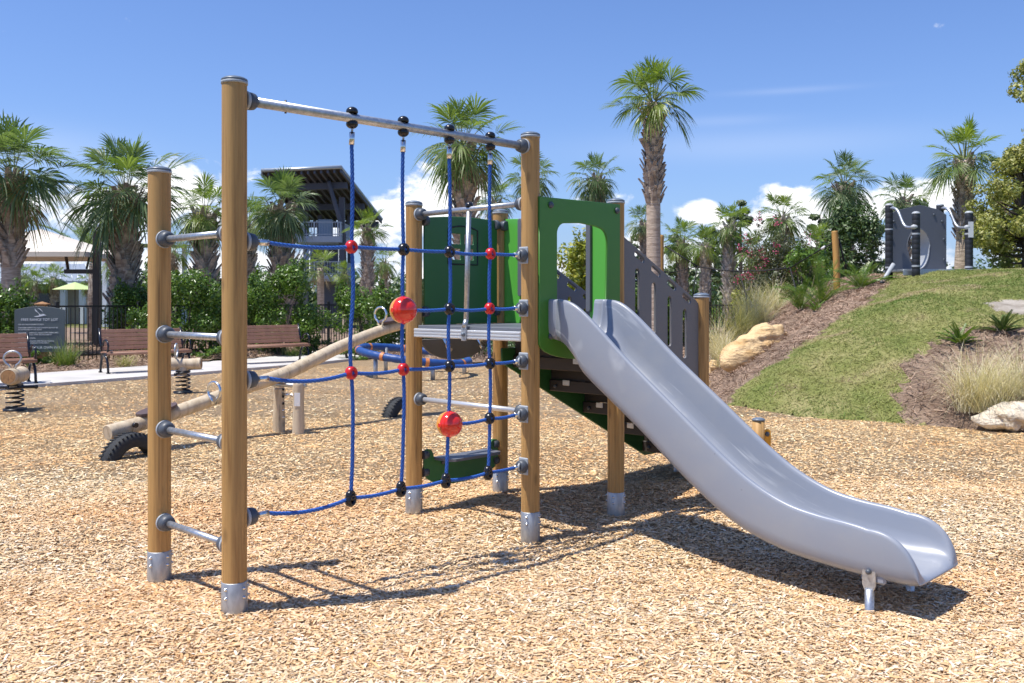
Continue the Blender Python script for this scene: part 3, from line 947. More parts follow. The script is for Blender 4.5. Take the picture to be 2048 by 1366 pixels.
def hrope(xs, z, left, right, sag):
    nodes = []
    if left: nodes.append(Vector((.195, 0, z)))
    nodes += [Vector((VX[i] + vz[i][ZH.index(z)], 0, z)) for i in xs]
    nodes.append(Vector((2.215 - .165, 0, z)))
    r = rope(nodes, sag)
    if left: ferrule(r, (.135, 0, z), (.195, 0, z))
    ferrule(r, (2.215 - .105, 0, z), (2.215 - .165, 0, z))
    if left:
        bracket(r, (0, 0, z), (1, 0, 0))
    p = Vector((2.2115, 0, z))
    c = MB(); c.box(p + Vector((-.068, 0, 0)), (.012, .085, .115), bev=.006); c.build('mounting_plate', M['cap_rim'], r)
    c = MB(); c.rev(p + Vector((-.070, 0, 0)), p + Vector((-1, 0, 0)), [(0, .045), (.02, .045), (.036, .040), (.044, .030)], 18); c.build('end_bracket', M['brk'], r)
    c = MB(); c.torus(p + Vector((-.112, -.004, 0)), (.5, -1, 0), .020, .008, 16, 8); c.build('eye_ring', M['cap_rim'], r)
    return r


hrope([0, 1, 2, 3], ZH[0], True, True, [.014, .002, .004, .010, .002])
hrope([1, 2, 3], ZH[1], False, True, [.010, .012, .006])
hrope([0, 1, 2, 3], ZH[2], True, True, [.030, .014, .008, .008, .004])
hrope([2, 3], ZH[3], False, True, [.014, .008])
hrope([0, 1, 2, 3], ZH[4], True, True, [.030, .012, .010, .012, .004])
BALLS = {(1, 1), (2, 3)}
REDS = {(0, 0), (3, 0), (3, 1), (0, 2), (1, 2)}
for i in range(4):
    for k in range(5):
        if (i, k) in BALLS or (k == 1 and i == 0) or (k == 3 and i in (0, 1)):
            continue
        c = MB(); p = Vector((VX[i] + vz[i][k], 0, ZH[k]))
        if k == 4:
            c.torus(p + Vector((0, 0, -.012)), (.30, -1, 0), .026, .013, 24, 10, flat=1.6)
            c.torus(p + Vector((0, 0, .014)), (.30, -1, 0), .020, .013, 20, 10, flat=1.5)
        else:
            c.torus(p, (.30, -1, 0), .0255, .0135, 24, 10, flat=1.8)
        c.build('rope_clamp', M['red'] if (i, k) in REDS else M['black'], cf)
for (i, k) in sorted(BALLS):
    p = Vector((VX[i], 0, ZH[k] - .004)); R = .081
    Rm = Matrix.Rotation(radians(90), 4, 'X')
    c = MB(); c.ball((0, 0, 0), R, 32, 14, lo=0, hi=.5); c.v = [tuple(Rm @ Vector(v) + p + Vector((0, -.0015, 0))) for v in c.v]
    ob = c.build('net_ball', M['redball'], cf); ob['label'] = 'glossy red and yellow ball threaded on the rope net'
    c = MB(); c.ball((0, 0, 0), R * .995, 32, 14, lo=.5, hi=1); c.v = [tuple(Rm @ Vector(v) + p + Vector((0, .0015, 0))) for v in c.v]
    c.build('yellow_half', M['yelball'], ob)
    c = MB()
    for a in (90, 270, 180, 0):
        q = Vector((cos(radians(a)) * R, 0, sin(radians(a)) * R)); c.cyl(p + q * .93, p + q * 1.05, .016, .013, 12)
    c.build('rope_collar', M['redball'], ob)

# platform
b = MB(); x0, x1, y0, y1 = 2.2115, 3.151, 0.0, 1.2125
b.box(((x0 + x1) / 2, (y0 + y1) / 2, 1.388), (x1 - x0 + .04, y1 - y0 - .14, .024), bev=.004)
pl = b.build('platform_deck', M['slate'], cf)
b = MB()
for (px_, sgn) in ((x0 - .025, -1), (x1 + .025, 1)):
    b.box((px_, (y0 + y1) / 2, 1.3425), (.04, y1 - y0 - .10, .066), bev=.004)
    for dz in (-.022, .0, .022):
        b.box((px_ + sgn * .0215, (y0 + y1) / 2, 1.3425 + dz), (.004, y1 - y0 - .11, .011), bev=.001)
b.box(((x0 + x1) / 2, y0 + .10, 1.335), (x1 - x0 - .1, .04, .06)); b.box(((x0 + x1) / 2, y1 - .10, 1.335), (x1 - x0 - .1, .04, .06))
b.build('platform_beam', M['alu'], pl)
rail = bar('guard_rail', (x0, y1, 2.240), (x0, 0, 2.246), .0195)
b = MB(); b.ball((x0, .60, 2.268), .028, lo=0, hi=.6); b.build('rail_clamp', M['black'], rail)
b = MB(); b.cyl((x0 - .004, .60, 2.225), (x0 - .03, .60, 1.45), .0185, seg=16); b.cyl((x0 - .03, .60, 1.45), (x0 - .05, .60, 1.39), .0185, seg=16)
b.box((x0 - .052, .60, 1.345), (.012, .05, .095), bev=.003)
rp = b.build('guard_post', M['galv'], cf)
b = MB(); b.ball((x0 - .062, .60, 1.345), .016); b.build('bolt_cap', M['cap'], rp)
bar('lower_bar', (x0, y1, .838), (x0, 0, .832), .0195, M['alu'])


def knob(parent, p, d, r=.021):
    p, d = Vector(p), Vector(d).normalized()
    c = MB(); c.rev(p, p + d, [(0, r), (.008, r), (.016, r * .75), (.02, r * .3)], 16)
    c.build('bolt_cap', M['brk'], parent)


def MU(n0):   # 2-D (x, z) sheet standing across y = n0
    return Matrix(((1, 0, 0, 0), (0, 0, -1, n0), (0, 1, 0, 0), (0, 0, 0, 1)))


def MN(u0):   # 2-D (y, z) sheet standing across x = u0
    return Matrix(((0, 0, 1, u0), (1, 0, 0, 0), (0, 1, 0, 0), (0, 0, 0, 1)))


# window panel between the two rear posts of the net side
xa, xb = 2.285, 3.075
outl = [(xa, 1.40), (xb, 1.40)] + [(xb + (xa - xb) * t, 2.262 - .02 * t - .02 * (2 * t - 1) ** 2) for t in np.linspace(0, 1, 9)]
wx0, wx1, wz0, wz1 = 2.540, 2.835, 1.885, 2.145
holes = []
for (a0, a1) in ((wx0 + .026, (wx0 + wx1) / 2 - .018), ((wx0 + wx1) / 2 + .018, wx1 - .026)):
    for (c0, c1) in ((wz0 + .024, (wz0 + wz1) / 2 - .018), ((wz0 + wz1) / 2 + .018, wz1 - .030)):
        holes.append(rrect(a0, c0, a1, c1, .010)[::-1])
wp = flat_panel('window_panel', [outl] + holes, .018, MU(1.2125 - .03), M['greenback'], cf)
t = MB()
fr = [(wx0 - .012, wz0 - .012), (wx1 + .012, wz0 - .012)] + [(wx1 + .012 + (wx0 - wx1 - .024) * s, wz1 + .005 + .028 * (1 - (2 * s - 1) ** 2)) for s in np.linspace(0, 1, 9)]
t.tube([(p[0], 1.2125 - .040, p[1]) for p in fr + [fr[0]]], .0065, 8); t.build('window_groove', M['black'], wp)
for (px_, pz_) in ((xa + .01, 2.20), (xb - .01, 2.21), (xa + .01, 1.50), (xb - .01, 1.50)):
    d = -1 if px_ < 2.6 else 1
    c = MB(); c.rev((px_ - d * .02, 1.2125 - .03, pz_), (px_ + d, 1.2125 - .03, pz_), [(0, .040), (.03, .042), (.045, .036)], 16); c.build('panel_clamp', M['brk'], wp)
# counter board hanging under the deck on that side
half = [(2.315, 1.285), (3.04, 1.285)] + [(2.6775 + .3625 * cos(a), 1.285 - .17 * sin(a)) for a in np.linspace(.12, pi - .12, 15)]
cb = flat_panel('counter_board', [half], .020, MU(1.25), M['grey'], cf)
for px_ in (2.50, 2.86):
    c = MB(); c.cyl((px_, 1.20, 1.31), (px_ - .055, 1.06, 1.205), .020, seg=14); c.build('peg', M['steel'], cb)
# low bench between the rear posts
sp = [(2.28, .27), (2.31, .215), (2.40, .165), (2.58, .142), (2.74, .142), (2.95, .17), (3.05, .215), (3.085, .27), (3.085, .42), (3.07, .44), (3.03, .445), (3.0, .425), (2.985, .39), (2.975, .35),
      (2.39, .35), (2.375, .40), (2.355, .435), (2.32, .445), (2.285, .43)]
se = flat_panel('bench_panel', [sp], .02, MU(1.2125 - .03), M['greenback'], cf)
c = MB(); L = [(2.385, 1.14), (2.40, 1.02), (2.44, .985), (2.92, .985), (2.955, 1.02), (2.972, 1.14), (2.972, 1.20), (2.385, 1.20)]
c.add([(x, y, .352) for x, y in L] + [(x, y, .372) for x, y in L], [tuple(range(7, -1, -1)), tuple(range(8, 16))] + [(i, (i + 1) % 8, 8 + (i + 1) % 8, 8 + i) for i in range(8)])
c.build('bench_seat', M['slate'], se)
for (px_, pz_) in ((2.30, .40), (2.30, .265), (3.06, .40), (3.06, .265)):
    d = -1 if px_ < 2.6 else 1
    c = MB(); c.rev((px_ - d * .025, 1.2125 - .025, pz_), (px_ + d, 1.2, pz_), [(0, .030), (.02, .034), (.05, .034)], 16); c.build('panel_clamp', M['brk'], se)
for px_ in (2.47, 2.66, 2.85):
    knob(se, (px_, 1.17, .325), (0, -1, 0), .018)

# slide entry panel
nx = -.072; pa, pb = 2.215, 3.098
outl = [(pa, 2.285), (pa, 1.30)] + [(2.70 + (-.485) * cos(a), 1.30 - .125 * sin(a)) for a in np.linspace(.06, pi / 2, 8)] + [(2.90, 1.165), (2.98, 1.12), (pb - .045, .86), (pb, .83)] + [(pb, 2.295)]
op = [(2.395, 1.40), (2.395, 2.045)] + [(2.395 + .085 * (1 - cos(a)), 2.045 + .075 * sin(a)) for a in np.linspace(.2, pi / 2, 5)] + [(2.64, 2.130), (2.80, 2.118)] + \
     [(2.86 + .085 * sin(a), 2.015 + .09 * cos(a)) for a in np.linspace(.2, pi / 2, 5)] + [(2.945, 1.95), (2.925, 1.40)]
ep = flat_panel('slide_entry_panel', [outl, op], .018, MU(nx), M['green'], cf)
for (px_, pz_) in ((2.325, 2.235), (3.055, 2.245), (2.325, 1.345)):
    knob(ep, (px_, nx - .009, pz_), (0, -1, 0), .023)
# stair-side door panels, lighter green with sunlight painted in
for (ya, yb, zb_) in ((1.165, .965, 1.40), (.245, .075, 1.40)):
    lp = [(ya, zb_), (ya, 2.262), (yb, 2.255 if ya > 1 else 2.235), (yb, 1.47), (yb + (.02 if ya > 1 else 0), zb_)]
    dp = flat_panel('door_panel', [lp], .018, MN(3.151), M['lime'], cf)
    hy = yb if ya > 1 else ya
    hp = flat_panel('hand_grip', [rrect(hy - .022, 1.62 if ya > 1 else 1.50, hy + .022, 2.255 if ya > 1 else 2.20, .02)], .05, MN(3.145), M['slate'], dp)
    if ya > 1:
        c = MB(); c.rev((3.13, 1.165, 2.205), (3.13, .1, 2.205), [(-.03, .040), (.035, .042), (.05, .036)], 16); c.build('panel_clamp', M['brk'], dp)

# stairs: treads, risers, stringers and slotted side rails
c0, c1 = .17, 1.02
for k in range(5):
    u_ = 3.12 + .445 * k; z_ = 1.165 - .222 * k
    c = MB(); c.box((u_ + .24, (c0 + c1) / 2, z_ - .012), (.44, c1 - c0 - .01, .028), bev=.004)
    c.box((u_ - .010, (c0 + c1) / 2, z_ - .075), (.028, c1 - c0 - .01, .098), bev=.006)
    tr = c.build('stair_tread', M['tread'], cf)
    c = MB(); c.box((u_ + .012, (c0 + c1) / 2, z_ + .088), (.016, c1 - c0 - .012, .225)); c.build('riser', M['tread'], tr)
    for yy in (c0 + .16, c1 - .20):
        c = MB(); c.box((u_ - .029, yy, z_ - .045), (.012, .075, .045), bev=.004); c.build('clip', M['alu'], tr)
    for yy in (c0 + .07, c1 - .08):
        knob(tr, (u_ - .024, yy, z_ - .08), (-1, 0, 0), .018)
for (yy, ua) in ((c1 + .010, 2.98), (c0 - .010, 3.0)):
    st = [(ua, 1.08 - .0), (ua + .1, 1.03), (4.93, .105), (5.10, .105), (5.10, .20), (4.5, .52), (3.2, 1.20), (ua, 1.20)]
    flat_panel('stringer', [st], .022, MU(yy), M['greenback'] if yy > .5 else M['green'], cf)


def stair_rail(n0, u0, u1, mat, slot0):
    ztop = lambda u: 2.105 - .4885 * (u - 3.16)
    out = [(u0, ztop(u0)), (u0, .95), (u1, .62), (u1, 1.40), (u1 - .005, ztop(u1 - .05) - .03), (u1 - .05, ztop(u1 - .05))]
    hs = []
    for k in range(4):
        cu_ = slot0 + .215 * k; ang = math.atan(-.4885)
        L, w = .135, .042
        hs.append(capsule(cu_ + .05, ztop(cu_ + .05) - .052, L, w, ang))
        z1 = ztop(cu_) - .165
        hs.append(capsule(cu_ + .02, z1 - .20, .40, .052, pi / 2))
    o = flat_panel('stair_rail', [out] + hs, .020, MU(n0), mat, cf)
    for k in range(4):   # knurled grip strip in each top slot
        cu_ = slot0 + .215 * k; c = MB()
        for j in range(8):
            q = cu_ + .05 + (j - 3.5) * .0135
            c.ball((q, n0, ztop(q) - .052 + .018), .0062, 8, 6)
        c.build('grip_strip', mat, o)
    return o


stair_rail(.0, 3.205, 4.262, M['grey'], 3.385)
stair_rail(1.045, 3.205, 4.262, M['slate'], 3.385)  # left rail takes a darker grey, its shade painted in
b = MB(); b.cyl((4.96, .68, -.2), (4.96, .68, .17), .033, seg=16); b.build('stair_foot', M['sleeve'], cf)
b = MB(); b.cyl((4.96, .18, -.2), (4.96, .18, .17), .033, seg=16); b.build('stair_foot', M['sleeve'], cf)

# the slide
ZB = [(-.05, 1.325), (.19 - .38, 1.285), (-.30, 1.185), (-.36, 1.10), (-.60, .922), (-.85, .742), (-1.03, .60), (-1.215, .462), (-1.38, .352), (-1.55, .265), (-1.70, .215), (-1.86, .180), (-2.15, .150), (-2.40, .140), (-2.62, .140)]
ZR = [(-.05, 1.596), (-.20, 1.592), (-.28, 1.572), (-.37, 1.520), (-.50, 1.418), (-.71, 1.238), (-.90, 1.090), (-1.09, .944), (-1.27, .804), (-1.44, .676), (-1.58, .584), (-1.72, .514), (-1.86, .465), (-2.02, .438), (-2.18, .424), (-2.28, .408), (-2.36, .378), (-2.43, .334), (-2.49, .284), (-2.54, .245), (-2.59, .222), (-2.66, .208)]
ZB = sorted((-a, b) for a, b in ZB); ZR = sorted((-a, b) for a, b in ZR)
UC = 2.585
stn = [.055, .075, .125, .130, .150, .156, .20] + list(np.linspace(.225, 2.25, 70)) + list(np.linspace(2.26, 2.46, 22)) + [2.46 + .085 * sin(pi / 2 * k / 16) for k in range(1, 17)]
prof = []
for t in stn:
    zb_, zr = spline(ZB, t), spline(ZR, t)
    Wd = .281 if t < .128 else (.272 if t < .153 else .284)
    e = max(0.0, (t - 2.46) / .085); q = sqrt(max(0.0, 1 - e * e))
    zb2 = zb_; bed = zb_ + .048
    if t > 2.28:
        s_ = min(1.0, (t - 2.28) / .265); z0_ = spline(ZR, 2.28); zr = bed - .05 + (z0_ - bed + .05) * sqrt(max(0, 1 - s_ ** 2.4))
    if e > 0:
        Wd *= .94 + .06 * q
        zc = zb_ + .024; bed = zc + (bed - zc) * q; zb2 = zc + (zb2 - zc) * q
    zr = max(zr, bed + .006)
    H = max(zr - bed, .002); k = min(1.0, H / .16)
    rim = .022
    pts = [(0, zb2), (Wd - .10, zb2), (Wd - .055, zb2 + min(.006, .03 * (zr - zb2))), (Wd - .022, zb2 + min(.022, .2 * (zr - zb2))), (Wd - .004, zb2 + min(.055, .4 * (zr - zb2))), (Wd, zb2 + min(.10, .6 * (zr - zb2))), (Wd, zr - min(.024, .2 * (zr - zb2))),
           (Wd - .004, zr - .008 * k), (Wd - .012, zr - .001), (Wd - .020, zr), (Wd - .030, zr - .003), (Wd - .038, zr - .012 * k - .002), (Wd - .042 - .012 * (1 - k), zr - .030 * k - .003),
           (Wd - .050 - .02 * (1 - k), bed + min(.16, H * .55)), (Wd - .062 - .02 * (1 - k), bed + min(.085, H * .36)), (Wd - .085, bed + min(.038, H * .2)), (Wd - .125, bed + min(.010, H * .1)), (Wd - .17, bed + .001), (0, bed)]
    prof.append((t, pts))
n1 = len(prof[0][1]); ring = 2 * n1 - 2
vs, fs = [], []
for (t, pts) in prof:
    right = pts; left = [(-x, z) for x, z in pts[1:-1]][::-1]
    for (x, z) in right + left:
        vs.append((UC + x, -t, z))
for i in range(len(prof) - 1):
    for k in range(ring):
        k2 = (k + 1) % ring
        fs.append((i * ring + k, i * ring + k2, (i + 1) * ring + k2, (i + 1) * ring + k))
for i in (0, len(prof) - 1):        # close both ends with strips across the shell
    o = i * ring
    for k in range(n1 - 1):
        pass
for k in range(n1 // 2):
    a_, b_ = k, n1 - 1 - k
    o = (len(prof) - 1) * ring
    if b_ - a_ > 2:
        fs.append((o + a_, o + a_ + 1, o + b_ - 1, o + b_))
        la = lambda q: (ring - q) % ring
        fs.append((o + la(a_), o + la(b_) if b_ != n1 - 1 else o + b_, o + la(b_ - 1), o + la(a_ + 1)))
b = MB(); b.add(vs, fs, 0, True)
slide = b.build('slide', M['slide'], cf)
for (yy, uu) in ((-2.29, 2.315), (-2.31, 2.80)):
    b = MB(); sg = -1 if uu < 2.5 else 1
    zt = .215
    b.cyl((uu, yy, -.2), (uu, yy, .10), .024, seg=16)
    vs = []
    for k in range(13):
        a = pi * k / 12
        vs.append((yy + .036 * cos(a), zt - .03 + .036 * sin(a)))
    lp = [(yy - .022, .085), (yy + .022, .085), (yy + .036, .12)] + vs[:] + [(yy - .036, .12)]
    o = b.build('slide_leg', M['galv'], cf)
    flat_panel('leg_plate', [lp], .014, MN(uu + sg * .002), M['galv'], o, .003)
    knob(o, (uu + sg * .009, yy, zt - .025), (sg, 0, 0), .015)
    b = MB(); b.box((uu - sg * .02, yy - .015, .165), (.03, .13, .075), bev=.012); b.build('leg_socket', M['slide'], o)

# ------------------------------------------------------------------ seesaw, spring riders, spinner ring, benches, sign, fence
R3 = random.Random(5)


def log_mesh(pts, rr, seg=20, cut=.012, wav=.05, seed=1):
    """a debarked log: bumpy tube with slightly bevelled ends; the ends are returned apart"""
    r = random.Random(seed); b = MB()
    pts = [Vector(p) for p in pts]
    dense, rad = [], []
    for i in range(len(pts) - 1):
        for k in range(10):
            t = k / 10
            p0, p1, p2, p3 = pts[max(i - 1, 0)], pts[i], pts[i + 1], pts[min(i + 2, len(pts) - 1)]
            q = .5 * ((2 * p1) + (p2 - p0) * t + (2 * p0 - 5 * p1 + 4 * p2 - p3) * t * t + (3 * p1 - p0 - 3 * p2 + p3) * t ** 3)
            dense.append(q); u = (i + t) / (len(pts) - 1)
            rad.append((rr[0] + (rr[1] - rr[0]) * u) * (1 + wav * sin(u * 9 + seed) + r.uniform(-.012, .012)))
    dense.append(pts[-1]); rad.append(rr[1])
    d0 = (dense[1] - dense[0]).normalized(); d1 = (dense[-1] - dense[-2]).normalized()
    dense = [dense[0] - d0 * .001] + [dense[0] + d0 * cut] + dense[1:-1] + [dense[-1] - d1 * cut, dense[-1]]
    rad = [rad[0] * .9] + [rad[0]] + rad[1:-1] + [rad[-1], rad[-1] * .9]
    b.tube(dense, rad, seg, caps=False)
    class Ends:
        @staticmethod
        def build(name, mat, parent):
            for p, d, ra in ((dense[0], -d0, rad[0]), (dense[-1], d1, rad[-1])):
                if (parent.matrix_world @ p).z < 0 and d.z < -.5: continue
                e = MB(); e.rev(p - d * .01, p, [(0, ra * .985), (.0085, ra * .985)], seg); e.build(name, mat, parent)
    return b, Ends


def tyre(name, label, x, Y, yaw, group):
    t = thing(name, label, 'tyre', (x, Y, 0), yaw, group)
    b = MB(); Rm, w = .33, .095
    prof = [(-w * .85, .20), (-w, .25), (-w * .95, .30), (-w * .75, .325), (-w * .2, .335), (w * .2, .335), (w * .75, .325), (w * .95, .30), (w, .25), (w * .85, .20), (w * .7, .215), (-w * .7, .215), (-w * .85, .20)]
    b.rev((-0, 0, -.10), (0, 1, -.10), prof, 48, caps=False)
    b.build('tyre_body', M['rubber'], t)
    c = MB()
    for k in range(44):
        a = 2 * pi * k / 44
        for sgn in (-1, 1):
            p = Vector((cos(a) * .334, sgn * .05, sin(a) * .334 - .10))
            c.box(p, (.012, .07, .018), Matrix.Rotation(-a, 3, 'Y') @ Matrix.Rotation(sgn * .4, 3, 'X'))
    c.build('tread_blocks', M['rubber'], t)
    return t


A = Vector((gx(215, 9.7), 9.7, gz(866, 9.7))); Bq = Vector((gx(832, 13.5), 13.5, gz(642, 13.5)))
see = thing('seesaw', 'long weathered log seesaw on two short timber supports', 'seesaw', (gx(577, 11.6), 11.6, 0))
o3 = Vector(see.location)
mids = [A, Vector((gx(330, 10.3), 10.3, gz(832, 10.3))), Vector((gx(470, 11.05), 11.05, gz(782, 11.05))), Vector((gx(575, 11.65), 11.65, gz(745, 11.65))), Vector((gx(680, 12.35), 12.35, gz(694, 12.35))), Vector((gx(765, 13.0), 13.0, gz(660, 13.0))), Bq]
lb, le = log_mesh([p - o3 for p in mids], (.081, .075), seed=3)
beam = lb.build('seesaw_beam', M['log'], see); le.build('beam_end', M['log'], beam)
ax = (Bq - A).normalized(); side = Vector((ax.y, -ax.x, 0)).normalized()
for (px_, pyb, Yb, top) in ((558, 856, 11.6, 775), (597, 862, 11.42, 765)):
    p = Vector((gx(px_, Yb), Yb, 0)) - o3
    sb, se_ = log_mesh([p + Vector((0, 0, -.15)), p + Vector((.0, 0, .3)), p + Vector((.0, 0, gz(top, Yb)))], (.074, .066), 16, seed=px_)
    o = sb.build('support_post', M['log'], see); se_.build('post_end', M['log_end'], o)
pA = Vector((gx(558, 11.6), 11.6, 0)) - o3; pB = Vector((gx(597, 11.42), 11.42, 0)) - o3
b = MB(); b.cyl(pA + Vector((0, 0, .44)), pB + Vector((0, 0, .44)), .018, seg=12); b.build('cross_bar', M['steel'], see)
b = MB(); b.cyl(pA + Vector((-.09, 0, .56)), pB + Vector((.09, 0, .56)), .025, seg=12); b.build('pivot_axle', M['galv'], see)
b = MB()
b.box(pB + Vector((.0, -.069, .40)), (.07, .006, .16)); lab = b.build('notice_plate', M['white'], see)
for k in range(5):
    b = MB(); p = pA + Vector((.06, -.035, .16 + .085 * k)); b.ball(p, .017); b.build('bolt_cap', M['black'] if k > 1 else M['steel'], see)


def ring_handle(parent, p, fwd, s=1.0, mat=None):
    """bent tube handle standing on a log"""
    p = Vector(p); f = Vector(fwd).normalized(); up = Vector((0, 0, 1)); sd = f.cross(up).normalized()
    pts = []
    for k in range(25):
        a = radians(-62 + 304 * k / 24)
        pts.append(p + sd * (.115 * s * cos(a)) + up * (.155 * s + .105 * s * sin(a)))
    pts = [p + sd * .03 * s] + pts + [p - sd * .03 * s]
    b = MB(); b.tube(pts, .016 * s, 10); return b.build('handle', mat or M['steel'], parent)


for (i, sgn) in ((1, 1), (5, 1)):
    p = mids[i] - o3
    q = p + Vector((0, 0, .085))
    b = MB(); vs = []
    L = []
    for k in range(20):
        a = 2 * pi * k / 20
        L.append((.24 * cos(a) * (1 + .0), .15 * sin(a)))
    d = (mids[i + 1] - mids[i - 1]).normalized(); sd = Vector((d.y, -d.x, 0)).normalized(); up = sd.cross(d)
    n_ = len(L)
    top = [q + d * (x + (-.10 if i == 1 else .2)) + sd * y + up * .028 for x, y in L]; bot = [v - up * .03 for v in top]
    b.add(bot + top, [tuple(range(n_ - 1, -1, -1)), tuple(range(n_, 2 * n_))] + [(k, (k + 1) % n_, n_ + (k + 1) % n_, n_ + k) for k in range(n_)])
    b.build('seesaw_seat', M['seatp'], see)
ring_handle(see, mids[5] - o3 + Vector((-.02, -.05, .065)), (ax.x, ax.y, 0), .95)
ring_handle(see, mids[1] - o3 + Vector((.42, .36, .09)), (ax.x, ax.y, 0), .95)
b = MB(); b.cyl(A - o3 + ax * .28 - Vector((0, .03, 0)) + side * .06, A - o3 + ax * .28 + side * .105 - Vector((0, .03, 0)), .026, seg=14); b.build('bolt_cap', M['black'], see)
yw = atan2(ax.y, ax.x)
tyre('tyre', 'half buried black tyre under the low end of the seesaw', A.x + .26, A.y - .02, yw, 'half buried tyres')
tyre('tyre', 'half buried black tyre beneath the raised end of the seesaw', gx(803, 13.2), 13.2, yw, 'half buried tyres')


def spring_rider(label, x, Y, yaw, L, r, seed):
    t = thing('spring_rider', label, 'spring rider', (x, Y, 0), yaw, 'log spring riders')
    pts = []
    for k in range(5 * 20 + 1):
        a = 2 * pi * k / 20; pts.append((.115 * cos(a), .115 * sin(a), .02 + .33 * k / 100))
    b = MB(); b.tube(pts, .0125, 8); b.build('coil_spring', M['spring'], t)
    b = MB(); b.cyl((0, 0, -.05), (0, 0, .02), .16, seg=20); b.build('ground_plate', M['spring'], t)
    b = MB(); b.box((0, 0, .36), (.22, .16, .025), bev=.005); b.build('spring_plate', M['spring'], t)
    lb, le = log_mesh([(-L * .5, 0, .50), (-.12, 0, .485), (.12, 0, .485), (L * .5, 0, .49)], (r, r * .95), 20, seed=seed)
    o = lb.build('log_seat', M['log'], t); le.build('log_end', M['log_end'], o)
    lb, le = log_mesh([(-.02, 0, .30), (.0, 0, .38), (.02, 0, .45)], (.085, .085), 14, seed=seed + 3)
    lb.build('log_support', M['log'], t)
    ring_handle(t, (-L * .18, 0, .485 + r * .9), (1, 0, 0), 1.0, M['galv'])
    b = MB(); b.cyl((-.06, -.30, .33), (-.06, .30, .33), .022, seg=12); b.ball((-.06, -.30, .33), .032); b.ball((-.06, .30, .33), .032); b.build('foot_bar', M['black'], t)
    return t


spring_rider('short log spring rider seen end on, with looped steel handle', gx(30, 13.8), 13.8, radians(101), .62, .118, 11)
spring_rider('log spring rider lying sideways behind the short ladder post', gx(366, 16.4), 16.4, radians(8), .62, .10, 12)

# blue spinner ring
rg = thing('spinner_ring', 'tilted navy spinner ring with orange bands on steel legs', 'spinner', (gx(828, 20.2), 20.2, 0), 0)
Rr = 1.17; tilt = Matrix.Rotation(radians(7), 4, 'Y') @ Matrix.Rotation(radians(2), 4, 'X'); cz = .42


def rp_(a, r=Rr, dz=0):
    return tilt @ Vector((r * cos(a), r * sin(a), dz)) + Vector((0, 0, cz))


b = MB(); n_ = 180
b.tube([rp_(2 * pi * k / n_) for k in range(n_ + 1)], [.083 if k % 4 < 3 else .075 for k in range(n_ + 1)], 16, caps=False)
rb = b.build('ring_tube', M['ringb'], rg)
for k in range(8):
    a = 2 * pi * (k + .42) / 8
    b = MB(); b.tube([rp_(a + s * .016) for s in (-2, -1, 0, 1, 2)], .087, 16, caps=False); b.build('ring_band', M['ringg'] if k == 0 else M['ringo'], rb)
for a in (radians(-128), radians(-64), radians(20), radians(130)):
    q = rp_(a, Rr * .96); b = MB(); b.cyl((q.x, q.y, -.1), (q.x, q.y, q.z), .045, seg=14); b.build('ring_leg', M['sleeve'], rg)


# benches
def make_bench(label):
    t = thing('park_bench', label, 'bench', (0, 0, 0), 0, 'slatted park benches')
    L = 1.80
    for (i, (yy, zz, w)) in enumerate([(-.02, .445, .07), (.07, .44, .07), (.16, .435, .07), (.25, .43, .07), (.34, .43, .07)]):
        pass
    b = MB()
    for yy, zz in ((-.235, .43), (-.145, .443), (-.055, .443), (.035, .437), (.125, .428)):
        b.box((0, yy, zz), (L, .082, .038), bev=.008)
    b.tube([(-L / 2, -.27, .415), (L / 2, -.27, .415)], .034, 10); b.build('seat', M['slat'], t)
    b = MB()
    for k in range(5):
        z = .52 + .088 * k; y = .185 + .028 * k
        b.box((0, y, z), (L - .06, .030, .080), Matrix.Rotation(radians(-17), 3, 'X'), bev=.006)
    b.build('backrest', M['slat'], t)
    for sx in (-1, 1):
        x = sx * (L / 2 - .02); b = MB()
        leg = []
        for k in range(17):
            a = pi * k / 16
            leg.append((x, -.02 - .23 * cos(a) * (1.08 if k in (0, 16) else 1), .09 + .30 * sin(a) if k not in (0, 16) else .01))
        b.tube(leg, .026, 8)
        b.tube([(x, -.30, .41), (x, -.1, .415), (x, .17, .40)], .024, 8)
        b.tube([(x, .17, .40), (x, .20, .60), (x, .315, .94)], .026, 8)
        for yy in (-.27, .23):
            b.box((x, yy, .012), (.06, .10, .024), bev=.006)
        o = b.build('bench_frame', M['iron'], t)
        b = MB(); arm = []
        for k in range(19):
            a = radians(-40 + 215 * k / 18); arm.append((x, -.10 - .175 * cos(a) * .95, .565 + .135 * sin(a)))
        arm = [(x, -.255, .42)] + arm + [(x, .20, .61)]
        b.tube(arm, .021, 8); b.build('armrest', M['iron'], t)
    return t


bench = make_bench('slatted bench in front of the fence, just right of the sign')
bench.location = (gx(283, 20.4), 20.65, .045); bench.rotation_euler = (0, 0, radians(41))
b2 = copy_tree(bench); b2['label'] = 'slatted bench cut by the left picture edge, in front of the sign'; b2.location = (gx(50, 17.7) - .60, 17.7 - .45, .045)
b3 = copy_tree(bench); b3['label'] = 'slatted bench farthest along the path, behind the seesaw beam'; b3.location = (gx(607, 24.0) - .68, 24.0 - .45, .045)

